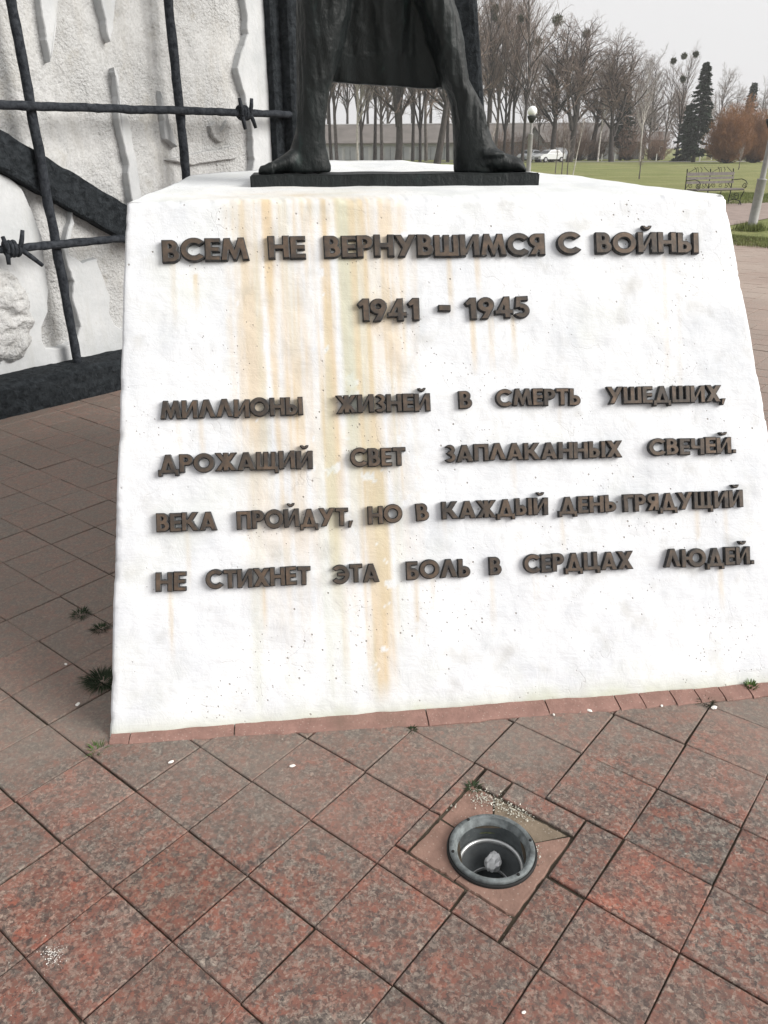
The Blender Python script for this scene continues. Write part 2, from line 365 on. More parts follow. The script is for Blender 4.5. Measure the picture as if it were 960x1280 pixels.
# ---------------------------------------------------------------- granite pavement
TS = .14 * 1.55; TH = -.674
E1 = np.array([math.cos(TH), math.sin(TH)]); E2 = np.array([-math.sin(TH), math.cos(TH)]); OG = np.array([-.298, .748]) * 1.55
def g2w(u, v, z=0.): q = OG + (E1 * u + E2 * v) * TS; return np.array([q[0], q[1], z])
def w2g(p): q = (np.asarray(p)[:2] - OG) / TS; return float(q @ E1), float(q @ E2)
pav = empty('pavement', g2w(0, 0), kind='structure')
def stone_mesh(name, poly, gap=.0018, bev=.0022, th=.03, jit=.0013):
    """one stone: polygon (local metres) with bevelled arris"""
    n = len(poly); c = np.mean(poly, axis=0); P = []
    inner = []
    for i in range(n):
        a, b, d = np.array(poly[i - 1]), np.array(poly[i]), np.array(poly[(i + 1) % n])
        e0 = (b - a) / np.linalg.norm(b - a); e1_ = (d - b) / np.linalg.norm(d - b)
        n0 = np.array([-e0[1], e0[0]]); n1 = np.array([-e1_[1], e1_[0]])
        m = (n0 + n1) / (1 + n0 @ n1); inner.append((b, m))
    j = [RNG.normal(0, jit, 2) for _ in range(n)]
    r0 = [b + m * gap + j[i] for i, (b, m) in enumerate(inner)]; r1 = [b + m * (gap + bev) + j[i] for i, (b, m) in enumerate(inner)]
    v = [(*p, -th) for p in r0] + [(*p, -bev) for p in r0] + [(*p, 0) for p in r1]
    f = [list(range(2 * n, 3 * n))]
    for i in range(n):
        k = (i + 1) % n; f += [[i, k, n + k, n + i], [n + i, n + k, 2 * n + k, 2 * n + i]]
    me = bpy.data.meshes.new(name); me.from_pydata([tuple(map(float, q)) for q in v], [], f); me.materials.append(M_granite); return me
def clip(poly, p, nrm):          # keep side where (q-p).nrm<=0
    out = []
    for i in range(len(poly)):
        a, b = np.array(poly[i - 1]), np.array(poly[i]); da, db = (a - p) @ nrm, (b - p) @ nrm
        if (da <= 0) != (db <= 0): out.append(a + (b - a) * (da / (da - db)))
        if db <= 0: out.append(b)
    return out
tvars = [stone_mesh('tile', [(0, 0), (TS, 0), (TS, TS), (0, TS)]) for _ in range(8)]
bed_e = np.array(e1[:2]); bed_n = np.array([-(e2 - e1)[1], (e2 - e1)[0]]); bed_n /= np.linalg.norm(bed_n)
cells = []
for u in range(-50, 62):
    for v in range(-22, 100):
        if u in (1, 2) and v in (2, 3): continue
        c = g2w(u + .5, v + .5); 
        if (c[:2] - bed_e) @ bed_n > -.1 or c[0] < -9 or c[0] > 14 or c[1] < -.3: continue
        a, b = (c - L0) @ ED, (c - L0) @ NB
        if .2 < a < W0 - .2 and .35 < b < 2.2: continue                 # under the block
        q = (c - O3) @ CR.T
        if q[2] < .2: vis = False
        else:
            px, py = 480 + FPX * q[0] / q[2], 640 + FPX * q[1] / q[2]
            vis = -130 < px < 1090 and py < 1420 and not (160 < px < 930 and py < 850)
            if vis and px < 160 and py < 470: vis = False
        cells.append((0 if vis else 1, float(np.linalg.norm(c - O3)), u, v))
cells.sort(); NT_ = 285; bmv = []; bmf = []
for i, (nv, d, u, v) in enumerate(cells):
    z = random.uniform(-.0018, .0012)
    if i < NT_ and not nv:
        o = bpy.data.objects.new('tile', random.choice(tvars)); COL.objects.link(o); o.parent = pav
        k = random.randrange(4); p = g2w(u + (k in (1, 2)), v + (k in (2, 3)), z) - g2w(0, 0)
        o.location = p; o.rotation_euler = (random.gauss(0, .0035), random.gauss(0, .0035), TH + k * math.pi / 2 + random.gauss(0, .003))
    else:
        b = len(bmv); g = .008; cc = [g2w(u + g, v + g, z), g2w(u + 1 - g, v + g, z), g2w(u + 1 - g, v + 1 - g, z), g2w(u + g, v + 1 - g, z)]
        g = .02; cc0 = [q + np.array([0, 0, -.011]) for q in cc]
        bmv += cc + cc0; bmf.append([b, b + 1, b + 2, b + 3]); bmf += [[b + 4 + k, b + 4 + (k + 1) % 4, b + (k + 1) % 4, b + k] for k in range(4)]
fs = pyd('distant_tile', bmv, bmf, granite('granite_paving_far', True), pav); fs['kind'] = 'stuff'

# ---- cut stones round the sunken lamp
def stone(uvs, name='tile', z=0., mat=None, th=.03):
    o_ = g2w(*uvs[0]); poly = [tuple((g2w(*q) - o_)[:2]) for q in uvs]
    ar = sum(poly[i - 1][0] * poly[i][1] - poly[i][0] * poly[i - 1][1] for i in range(len(poly)))
    if ar < 0: poly = poly[::-1]
    me = stone_mesh(name, poly, .0025, .002, th, .0008)
    if mat: me.materials[0] = mat
    o = bpy.data.objects.new(name, me); COL.objects.link(o); o.parent = pav; o.location = o_ - g2w(0, 0); o.location.z = z; return o
for q in ([(1.0, 2.98), (1.16, 3.0), (1.16, 4.0), (1.0, 4.0)], [(1.0, 2.325), (1.165, 2.325), (1.16, 3.0), (1.0, 2.98)],
          [(1.19, 3.69), (1.53, 3.67), (1.55, 4.0), (1.18, 4.0)], [(1.57, 3.68), (2.54, 3.68), (2.54, 4.0), (1.56, 4.0)],
          [(1.0, 2.0), (1.97, 2.0), (1.95, 2.325), (1.0, 2.315)], [(1.98, 2.0), (2.54, 2.0), (2.53, 2.335), (1.97, 2.33)],
          [(2.56, 2.0), (3.0, 2.0), (3.0, 2.99), (2.54, 2.99)], [(2.55, 3.02), (3.0, 3.02), (3.0, 4.0), (2.55, 4.0)]):
    stone(q, z=random.uniform(-.001, .001))
# mortar bed with a round hole, broken in pieces
LC = gp(615, 1058, .012); LR = float(np.linalg.norm(gp(562, 1060, .012) - gp(669, 1058, .012))) / 2
def ringpiece(name, u0, u1, v0, v1, a0, a1, z, mat):
    n = 26; cu, cv = w2g(LC); r = (LR - .012) / TS; vv = []; ff = []
    for i in range(n + 1):
        a = a0 + (a1 - a0) * i / n; c, s = math.cos(a), math.sin(a)
        ts = []
        if c > 1e-6: ts.append((u1 - cu) / c)
        if c < -1e-6: ts.append((u0 - cu) / c)
        if s > 1e-6: ts.append((v1 - cv) / s)
        if s < -1e-6: ts.append((v0 - cv) / s)
        t = min(ts) - abs(random.gauss(0, .008)); r_ = r + random.uniform(0, .02)
        for k, q in enumerate((r_, r_ + .02, t - .015, t)):
            vv.append(g2w(cu + c * q, cv + s * q, z - (.004 if k in (0, 3) else 0) + random.gauss(0, .00012)))
        for q in (t, r_): vv.append(g2w(cu + c * q, cv + s * q, -.012))
    for i in range(n):
        a, b = i * 6, (i + 1) * 6
        for k in range(3): ff.append([a + k, a + k + 1, b + k + 1, b + k])
        ff.append([a + 3, a + 4, b + 4, b + 3]); ff.append([a + 5, a, b, b + 5])
    o = pyd(name, vv, ff, mat, pav); return o
cu_, cv_ = w2g(LC)
def angto(u, v): return math.atan2(v - cv_, u - cu_)
MB = (1.175, 2.53, 2.34, 3.672)
a_l = math.pi - .05; a_top = math.radians(118); a_r = math.radians(52); a_b = math.radians(-100)
ringpiece('mortar_piece', *MB, a_b, a_r - .03, -.003, M_mortar)
ringpiece('mortar_piece', *MB, a_l - 2 * math.pi + .03, a_b - .02, -.004, M_mortar)
ringpiece('mortar_piece', *MB, a_top + .04, a_l - .02, -.006, M_mortar)
ringpiece('mortar_crumb_bed', *MB, a_r, a_top, -.005, M_mortar_d)

# ---- mortar strip along the foot of the block
def strip(a0, a1, w0, w1, z0=.008):
    n = max(2, int((a1 - a0) / .035)); vv = []; ff = []
    for i in range(n + 1):
        t = i / n; a = a0 + (a1 - a0) * t; wd_ = w0 + (w1 - w0) * t + random.gauss(0, .0025)
        for (b, z) in ((.05, z0 + .004), (-wd_ * .55, z0), (-wd_ + .006, z0 * .62), (-wd_, .001), (-wd_, -.012)):
            vv.append(pl(a, b, z + random.gauss(0, .0004)))
    for i in range(n):
        for k in range(4): ff.append([i * 5 + k, i * 5 + k + 1, i * 5 + k + 6, i * 5 + k + 5])
    ff.append([0, 1, 2, 3, 4]); ff.append([n * 5 + k for k in range(5)])
    return pyd('mortar_strip', vv, ff, M_strip, pav)
cuts = [.004, .06, .36, .93, 1.30, 1.52, 1.60, 1.70, 1.78, 1.86, 1.95, 2.2]
for i in range(len(cuts) - 1):
    g = .002 if i else .001
    sw = lambda a: .030 + .026 * min(1, max(0, a / .9)) + .006 * math.sin(a * 9)
    strip(cuts[i] + g, cuts[i + 1] - g, sw(cuts[i]), sw(cuts[i + 1]))

# ---------------------------------------------------------------- memorial block
plinth = empty('memorial_plinth', L0, ANG, label='white plaster memorial block with bronze Cyrillic inscription under the statue feet', cat='monument plinth')
def fbm(x, y, s, seed, oct=4):
    out = np.zeros(x.shape); flat = zip(x.ravel(), y.ravel())
    vals = [mnoise.fractal(Vector((a * s, b * s, seed)), 1.0, 2.0, oct) for a, b in flat]
    return np.array(vals).reshape(x.shape)
def build_plinth():
    NX, NY = 300, 190
    s = np.linspace(0, 1, NX + 1); t = np.linspace(0, 1, NY + 1)
    S, T = np.meshgrid(s, t)
    aL = tl[0] * T; aR = W0 + (tr[0] - W0) * T
    A = aL + (aR - aL) * S; Bv = bk * T; Z = H * T
    n1 = fbm(A, Z, 2.2, 3.1, 5); n2 = fbm(A, Z, 11, 9.7, 4)
    edge = np.minimum(np.minimum(S * W0, (1 - S) * W0), (1 - T) * FLEN)
    rnd = np.clip(1 - edge / .018, 0, 1) ** 2
    chip = np.clip(fbm(A, Z, 26, 5.5, 3) * 1.6, 0, 1)
    dn = n1 * .005 + n2 * .0022 - rnd * (.003 + .010 * chip)
    # side edge irregularity
    sideL = np.clip(1 - S * W0 / .03, 0, 1); sideR = np.clip(1 - (1 - S) * W0 / .03, 0, 1)
    wob = fbm(A * 0 + 1.7, Z, 6, 2.2, 4) * .0028
    A = A + wob * (sideL + sideR)
    top = np.clip(1 - (1 - T) * FLEN / .02, 0, 1)
    lfn = np.array([0., -H, bk]); lfn /= np.linalg.norm(lfn)
    X = A; Y = Bv + lfn[1] * dn; ZZ = Z + lfn[2] * dn - top * np.abs(fbm(A, A * 0, 8, 4.4, 4)) * .004
    # --- stains (dirt carried down the face from the statue and the letters)
    U = A / W0; V = T
    drip = fbm(A * 9, Z * .45, 1.6, 12.1, 4); drip2 = fbm(A * 26, Z * .7, 1.3, 31.3, 4); wav = fbm(A * 0 + 5.1, Z, 2.0, 8.8, 3) * .008
    def band(c, w_, v0, v1, fade, soft=.35):       # centre/width in metres along the block top->bottom; v measured up the face
        x = np.abs(A + wav - c) / w_; m = np.clip((1 - x) / soft, 0, 1); m = m * m * (3 - 2 * m)
        vv = np.clip((V - v0) / fade, 0, 1) * np.clip((v1 - V) / .02 + 1, 0, 1); return m * vv
    def fx(px, py): return face(px, py)[0]
    def fv(py, px=480): return face(px, py)[1] / FLEN
    yel = np.zeros(A.shape)
    def line(px0, px1, w_, ytop, ybot, k, fade=.25, soft=.5):
        nonlocal yel
        a0, v0 = face(px0, ytop); a1, v1 = face(px1, ybot); v0 /= FLEN; v1 /= FLEN
        cc = a0 + (a1 - a0) * np.clip((v0 - V) / max(v0 - v1, 1e-3), 0, 1)
        x = np.abs(A + wav + drip2 * .004 - cc) / w_; m = np.clip((1 - x) / soft, 0, 1); m = m * m * (3 - 2 * m)
        e = np.clip((V - v1) / fade + drip * .25, 0, 1) * np.clip((v0 - V) / .02 + 1, 0, 1); yel = np.maximum(yel, m * e * k)
    line(435, 478, .066, 250, 878, .62, .10, .4)     # the strong central run
    line(468, 480, .036, 520, 882, .58, .05, .7)
    line(395, 428, .040, 250, 760, .62, .3)
    line(345, 372, .055, 250, 740, .48, .35)
    line(302, 318, .036, 250, 650, .42, .35)
    line(330, 345, .018, 250, 560, .58, .3)
    line(375, 396, .020, 250, 640, .55, .3)
    line(300, 335, .05, 400, 800, .26, .35)
    line(470, 470, .03, 250, 700, .42, .3); line(498, 500, .028, 250, 620, .34, .3); line(515, 520, .018, 300, 600, .25, .3)
    for (x, y0, y1, k) in ((215, 330, 420, .30), (243, 330, 390, .28), (560, 325, 400, .22), (590, 400, 470, .38), (612, 400, 480, .34), (640, 400, 455, .25), (596, 320, 380, .25),
                           (222, 525, 600, .22), (250, 525, 590, .22), (355, 522, 590, .25), (555, 650, 690, .2), (520, 725, 810, .34), (540, 725, 780, .30), (614, 722, 800, .36), (668, 715, 780, .22),
                           (700, 512, 560, .18), (830, 322, 480, .16), (846, 322, 520, .14), (212, 740, 830, .22), (232, 660, 740, .16), (700, 650, 700, .22), (870, 640, 700, .25), (905, 640, 690, .22), (900, 710, 770, .22),
                           (330, 735, 800, .24), (352, 735, 820, .24), (372, 735, 800, .2), (430, 735, 850, .2), (495, 735, 820, .24), (340, 590, 690, .28), (310, 590, 700, .26), (450, 590, 680, .3), (640, 580, 640, .15)):
        line(x, x + 4, .013, y0, y1, k * 1.15, .06, .8)
    fine = fbm(A * 30, Z * .55, 1.9, 41.3, 5)
    body = np.clip(.72 + drip * .7 + drip2 * .45 + fine * .75, 0.05, 1.5)
    yel = np.clip(yel * body * 1.5, 0, .92)
    region = np.clip((fx(520, 500) + .02 - A) / .08, 0, 1) * np.clip((A - fx(275, 300)) / .06, 0, 1)
    yel = np.maximum(yel, region * np.clip(.42 + .55 * drip2 + .7 * fine + .45 * fbm(A, Z, 6, 51.3, 5), 0, .72) * np.clip((V - .14 - .15 * drip) / .45, 0, 1))
    grn = np.clip(drip * 1.2 - .1, 0, 1) * np.clip((fx(540, 500) - A) / .1, 0, 1) * np.clip((A - fx(262, 300)) / .08, 0, 1) * .55
    c2 = np.abs(A - fx(425, 300) - .01) / .03; grn = np.maximum(grn, np.clip(1.6 - 1.6 * c2, 0, 1) * np.clip((V - .3) / .3, 0, 1) * .7)
    flake = (fbm(A, Z, 17, 61.3, 5) > .52) & (fbm(A, Z, 3, 65.1, 3) > .0); yel = np.where(flake, yel * .15, yel)      # fresh white where paint has flaked
    base = np.clip(1 - V / .045, 0, 1) ** 1.5
    grn = np.maximum(grn, np.clip(base * .8 + np.clip(fbm(A, Z, 9, 14.4, 4), 0, 1) * .5 * np.clip(1 - V / .16, 0, 1), 0, .8))
    grn = np.maximum(grn, np.clip(fbm(A, Z, 5, 24.4, 5) - .25, 0, 1) * .3)
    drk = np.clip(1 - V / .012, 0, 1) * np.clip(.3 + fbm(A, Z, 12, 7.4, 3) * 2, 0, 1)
    drk = np.maximum(drk, np.clip(fbm(A, Z, 13, 17.4, 5) - .34, 0, 1) * .5)
    verts = np.stack([X, Y, ZZ], -1).reshape(-1, 3).tolist(); cols = np.stack([yel, grn, drk], -1).reshape(-1, 3).tolist()
    N = NX + 1; faces = [[j * N + i, j * N + i + 1, (j + 1) * N + i + 1, (j + 1) * N + i] for j in range(NY) for i in range(NX)]
    # --- top, sides, back
    out = [tl.tolist() + [0]]
    def loc(x, y):
        q = pp(x, y, ptop, ntop) - L0; return [float(q @ ED), float(q @ NB)]
    chain = [loc(904, 243), loc(724, 221), loc(675, 216), loc(567, 206), loc(497, 200.5), loc(412, 200.5), loc(311, 213), loc(240, 219), loc(157, 252)]
    tz = lambda a, b: H + max(0, b - bk) * TOPSL
    nb_ = len(verts); topring = []
    TLv, TRv = NY * N, NY * N + NX
    full = []
    for i in range(1, len(chain) - 1): full.append(chain[i])
    full = [[(verts[TRv][0] + chain[1][0]) / 2 - .012, (bk + chain[1][1]) / 2]] + full + [[(verts[TLv][0] + chain[-2][0]) / 2 + .012, (bk + chain[-2][1]) / 2]]
    # fan of the top: rows between front edge and the back chain
    ctr = np.array([(tl[0] + tr[0]) / 2 + .05, bk + .9])
    front = [TLv + i for i in range(NX + 1)]
    ringv = []
    def addv(p, c=(0, .03, 0)):
        verts.append(list(map(float, p))); cols.append(list(c)); return len(verts) - 1
    lowr = []
    for a, b in full:
        ringv.append(addv((a, b, tz(a, b))))
    # top as a grid: interpolate from front-edge samples to the matching back chain samples
    fpos = np.array([verts[i] for i in front]); sp = np.linspace(0, 1, NX + 1)
    bc = np.array([[verts[TRv][0] - .012, bk + .03]] + full + [[verts[TLv][0] + .012, bk + .03]])[::-1]
    seg = np.r_[0, np.cumsum(np.linalg.norm(np.diff(bc, axis=0), axis=1))]; seg /= seg[-1]
    bx = np.interp(sp, seg, bc[:, 0]); by = np.interp(sp, seg, bc[:, 1])
    rows = [front]; NR = 26
    for r in range(1, NR + 1):
        q = r / NR; row = []
        for i in range(0, NX + 1):
            a = fpos[i, 0] * (1 - q) + bx[i] * q; a = min(max(a, tl[0] + .014 * min(1, q * 20)), tr_[0] - .014 * min(1, q * 20)); b = bk * (1 - q) + by[i] * q
            e = min(1, min(q * 10, 1)) ; z = tz(a, b) + mnoise.fractal(Vector((a * 5, b * 5, 2.2)), 1, 2, 4) * .004
            dd = b - bk
            st = max(0, min(1, 1 - abs((a - .62) / .42))) * max(0, min(1, (.5 - dd) / .35)) * (.5 + .6 * mnoise.fractal(Vector((a * 9, b * 14, 7.7)), 1, 2, 3))
            row.append(addv((a, b, z), (max(0, min(.6, st * .7)), .12 + .2 * max(0, mnoise.fractal(Vector((a * 6, b * 6, 1.1)), 1, 2, 3)), 0)))
        rows.append(row)
    for r in range(NR):
        for i in range(NX): faces.append([rows[r][i], rows[r][i + 1], rows[r + 1][i + 1], rows[r + 1][i]])
    # skirt: from the back ring down to the ground, flaring like the front
    base = []
    for i in range(0, NX + 1):
        a, b = verts[rows[-1][i]][0], verts[rows[-1][i]][1]
        fa = (a - tl[0]) / (tr[0] - tl[0]); a2 = .035 + fa * (W0 - .07); bb = b + (bk * .35) * max(0, (b - bk)) / 1.8 - bk * max(0, 1 - (b - bk) / 1.0) + .03
        base.append(addv((a2, bb, 0), (0, .3, .1)))
    for i in range(NX): faces.append([rows[-1][i], rows[-1][i + 1], base[i + 1], base[i]])
    for c, sgn in ((0, 1), (NX, -1)):           # close the returns between the front edge and the sides
        prev = base[c]
        for j in range(1, NY + 1):
            pa, pb = np.array(verts[base[c]]), np.array(verts[rows[-1][c]])
            cur = rows[-1][c] if j == NY else addv(pa + (pb - pa) * j / NY, (0, .1, 0))
            faces.append([(j - 1) * N + c, j * N + c, cur, prev]); prev = cur
        tri = [rows[r][c] for r in range(NR + 1)]
        faces.append(tri)
    me = bpy.data.meshes.new('block'); me.from_pydata(verts, [], faces)
    ca = me.color_attributes.new('stain', 'FLOAT_COLOR', 'POINT')
    ca.data.foreach_set('color', np.c_[np.array(cols), np.ones(len(cols))].astype(np.float32).ravel())
    me.materials.append(M_plaster)
    nf = NX * NY + NX * NR
    me.polygons.foreach_set('use_smooth', [i < nf for i in range(len(me.polygons))])
    bm = bmesh.new(); bm.from_mesh(me); bmesh.ops.remove_doubles(bm, verts=bm.verts, dist=1e-5); bmesh.ops.recalc_face_normals(bm, faces=bm.faces); bm.to_mesh(me); bm.free()
    o = bpy.data.objects.new('block', me); link(o, plinth); return o
build_plinth()

# ---------------------------------------------------------------- letters (own geometric bold alphabet)
def S_poly(*pts):
    P = np.array(pts, float); ar = sum(P[i - 1][0] * P[i][1] - P[i][0] * P[i - 1][1] for i in range(len(P)))
    if ar < 0: P = P[::-1]
    def f(x, y):
        m = np.full(x.shape, 9.)
        for i in range(len(P)):
            a, b = P[i - 1], P[i]; e = (b - a) / np.linalg.norm(b - a); m = np.minimum(m, (x - a[0]) * -e[1] + (y - a[1]) * e[0])
        return m
    return f
def S_rect(a, b, c, d): return S_poly((a, b), (c, b), (c, d), (a, d))
def S_ring(cx, cy, r, w): return lambda x, y: w / 2 - np.abs(np.hypot(x - cx, y - cy) - (r - w / 2))
def S_cut(f, g): return lambda x, y: np.minimum(f(x, y), -g(x, y))
def S_and(f, g): return lambda x, y: np.minimum(f(x, y), g(x, y))
def S_flip(f, W): return lambda x, y: f(W - x, y)
def S_bowl(x0, x1, y0, y1, wv=.25, wh=.2):
    def D(x, y, x1, y0, y1):
        r = (y1 - y0) / 2; cy = (y0 + y1) / 2; dx = np.maximum(x - (x1 - r), 0); return r - np.hypot(dx, y - cy)
    return lambda x, y: np.minimum(np.minimum(D(x, y, x1, y0, y1), -D(x, y, x1 - wv, y0 + wh, y1 - wh)), x - x0)
w_ = .255
stem = lambda x=0.: S_rect(x, 0, x + w_, 1)
def wedge(cx, cy, k=.75): return S_poly((cx, cy), (cx + 1, cy - k), (cx + 1, cy + k))
A_ = [S_poly((0, 0), (.28, 0), (.60, 1), (.33, 1)), S_poly((.93, 0), (.65, 0), (.33, 1), (.60, 1)), S_rect(.22, .17, .71, .35)]
I_ = [stem(), stem(.60), S_poly((.10, 0), (.32, .12), (.755, 1), (.55, .9))]
GL = {
 'А': (A_, .93), 'Л': (A_[:2], .93), 'Б': ([stem(), S_rect(0, .8, .60, 1), S_bowl(.1, .67, 0, .62)], .67), 'В': ([stem(), S_bowl(.1, .62, .43, 1, .24, .19), S_bowl(.1, .69, 0, .60, .25, .2)], .69),
 'Г': ([stem(), S_rect(0, .79, .60, 1)], .60), 'Е': ([stem(), S_rect(0, .8, .60, 1), S_rect(0, .4, .57, .6), S_rect(0, 0, .60, .2)], .60),
 'Д': ([S_poly((.10, 0), (.36, 0), (.64, 1), (.39, 1)), S_poly((.93, 0), (.67, 0), (.39, 1), (.64, 1)), S_rect(0, -.02, 1.03, .17), S_rect(0, -.17, .19, .1), S_rect(.84, -.17, 1.03, .1)], 1.03),
 'Ж': ([stem(.42), S_poly((0, 1), (.29, 1), (.56, .52), (.46, .36)), S_poly((0, 0), (.29, 0), (.56, .5), (.46, .66)), S_poly((1.095, 1), (.805, 1), (.535, .52), (.635, .36)), S_poly((1.095, 0), (.805, 0), (.535, .5), (.635, .66))], 1.095),
 'З': ([S_cut(S_ring(.30, .73, .28, .21), S_poly((.28, .6), (.28, .86), (-.3, .95), (-.3, .3))), S_cut(S_ring(.30, .28, .30, .22), S_poly((.28, .45), (.28, .2), (-.3, .05), (-.3, .7))), S_rect(.2, .43, .38, .60)], .60),
 'И': (I_, .855), 'Й': (I_ + [S_and(S_ring(.43, 1.34, .21, .12), S_rect(0, 1.05, 1, 1.31))], .855),
 'К': ([stem(), S_poly((.18, .40), (.56, 1), (.87, 1), (.42, .34)), S_poly((.2, .62), (.5, .62), (.92, 0), (.60, 0))], .92),
 'М': ([S_poly((0, 0), (.25, 0), (.40, 1), (.16, 1)), S_poly((1.12, 0), (.87, 0), (.72, 1), (.96, 1)), S_poly((.16, 1), (.38, 1), (.66, .22), (.56, 0), (.50, 0)), S_poly((.96, 1), (.74, 1), (.46, .22), (.56, 0), (.62, 0))], 1.12),
 'Н': ([stem(), stem(.58), S_rect(.1, .4, .7, .61)], .835), 'О': ([S_ring(.53, .5, .53, .25)], 1.06),
 'П': ([stem(), stem(.56), S_rect(0, .79, .8, 1)], .815), 'Р': ([stem(), S_bowl(.1, .68, .38, 1, .25, .2)], .68),
 'С': ([S_cut(S_ring(.53, .5, .53, .25), wedge(.45, .5, .66))], .93), 'Т': ([S_rect(0, .79, .72, 1), S_rect(.23, 0, .49, 1)], .72),
 'У': ([S_poly((0, 1), (.29, 1), (.58, .42), (.44, .18)), S_poly((.62, 1), (.91, 1), (.42, 0), (.13, 0))], .91),
 'Х': ([S_poly((0, 1), (.31, 1), (.90, 0), (.59, 0)), S_poly((.90, 1), (.59, 1), (0, 0), (.31, 0))], .90),
 'Ц': ([stem(), stem(.56), S_rect(0, 0, .94, .2), S_rect(.76, -.18, .96, .1)], .96), 'Ч': ([stem(.52), S_rect(0, .5, .25, 1), S_rect(.06, .36, .6, .56), S_rect(.02, .42, .27, .6)], .775),
 'Ш': ([S_rect(0, 0, .25, 1), S_rect(.40, 0, .65, 1), S_rect(.80, 0, 1.05, 1), S_rect(0, 0, 1.05, .2)], 1.05),
 'Щ': ([S_rect(0, 0, .24, 1), S_rect(.38, 0, .62, 1), S_rect(.76, 0, 1.0, 1), S_rect(0, 0, 1.12, .2), S_rect(.94, -.18, 1.13, .1)], 1.13),
 'Ы': ([stem(), S_bowl(.1, .64, 0, .60), stem(.70)], .955), 'Ь': ([stem(), S_bowl(.1, .66, 0, .60)], .66),
 'Э': ([S_flip(S_cut(S_ring(.53, .5, .53, .25), wedge(.45, .5, .66)), .93), S_rect(.25, .41, .75, .59)], .93),
 'Ю': ([stem(), S_rect(.2, .4, .5, .6), S_ring(.90, .5, .52, .25)], 1.42), 'Я': ([stem(.43), S_flip(S_bowl(.1, .68, .38, 1, .25, .2), .685), S_poly((0, 0), (.29, 0), (.52, .46), (.26, .46))], .685),
 '1': ([S_rect(.22, 0, .48, 1), S_poly((0, .76), (.22, 1), (.30, 1), (.30, .72), (.08, .62))], .48), '9': ([S_ring(.35, .66, .35, .24), S_poly((.12, 0), (.42, 0), (.69, .58), (.45, .52))], .70),
 '4': ([S_rect(.40, 0, .64, 1), S_rect(0, .19, .78, .38), S_poly((0, .2), (.24, .3), (.60, 1), (.42, 1))], .78), '5': ([S_rect(.12, .8, .62, 1), S_poly((.12, 1), (.35, 1), (.28, .5), (.05, .46)), S_cut(S_ring(.32, .33, .34, .23), S_poly((.26, .25), (.26, .52), (-.3, .6), (-.3, .1)))], .66),
 '-': ([S_rect(0, .34, .5, .60)], .5), '.': ([S_rect(0, 0, .2, .2)], .2), ',': ([S_poly((-.02, -.16), (.1, -.16), (.24, .2), (.02, .2))], .24)}
def contours(F, X0, Y0, h):
    ny, nx = F.shape; segs = {}
    def ip(i0, j0, i1, j1):
        a, b = F[j0, i0], F[j1, i1]; t = a / (a - b); return (X0 + h * (i0 + t * (i1 - i0)), Y0 + h * (j0 + t * (j1 - j0)))
    pos = {}
    def ek(i, j, d):
        k = (i, j, d)
        if k not in pos: pos[k] = ip(i, j, i + (d == 0), j + (d == 1))
        return k
    T = {1: [(3, 0)], 2: [(0, 1)], 3: [(3, 1)], 4: [(1, 2)], 5: [(3, 2), (1, 0)], 6: [(0, 2)], 7: [(3, 2)], 8: [(2, 3)], 9: [(2, 0)], 10: [(0, 3), (2, 1)], 11: [(2, 1)], 12: [(1, 3)], 13: [(1, 0)], 14: [(0, 3)]}
    nxt = {}
    for j in range(ny - 1):
        for i in range(nx - 1):
            c = (F[j, i] > 0) | (F[j, i + 1] > 0) << 1 | (F[j + 1, i + 1] > 0) << 2 | (F[j + 1, i] > 0) << 3
            c = int(c)
            if c in (0, 15): continue
            for a, b in T[c]:
                E = lambda q: ek(i, j, 0) if q == 0 else ek(i + 1, j, 1) if q == 1 else ek(i, j + 1, 0) if q == 2 else ek(i, j, 1)
                nxt[E(a)] = E(b)
    loops = []
    while nxt:
        s0, cur = next(iter(nxt.items())); del nxt[s0]; lp = [pos[s0]]
        while cur != s0 and cur in nxt: lp.append(pos[cur]); n_ = nxt[cur]; del nxt[cur]; cur = n_
        loops.append(lp)
    return loops
def dp(pts, eps):
    if len(pts) < 3: return pts
    a, b = np.array(pts[0]), np.array(pts[-1]); P = np.array(pts); d = b - a; L = np.hypot(*d)
    dist = np.abs((P[:, 0] - a[0]) * d[1] - (P[:, 1] - a[1]) * d[0]) / L if L > 1e-9 else np.hypot(*(P - a).T)
    k = int(dist.argmax())
    if dist[k] < eps: return [pts[0], pts[-1]]
    return dp(pts[:k + 1], eps)[:-1] + dp(pts[k:], eps)
glyph_me = {}
CAPH = .062
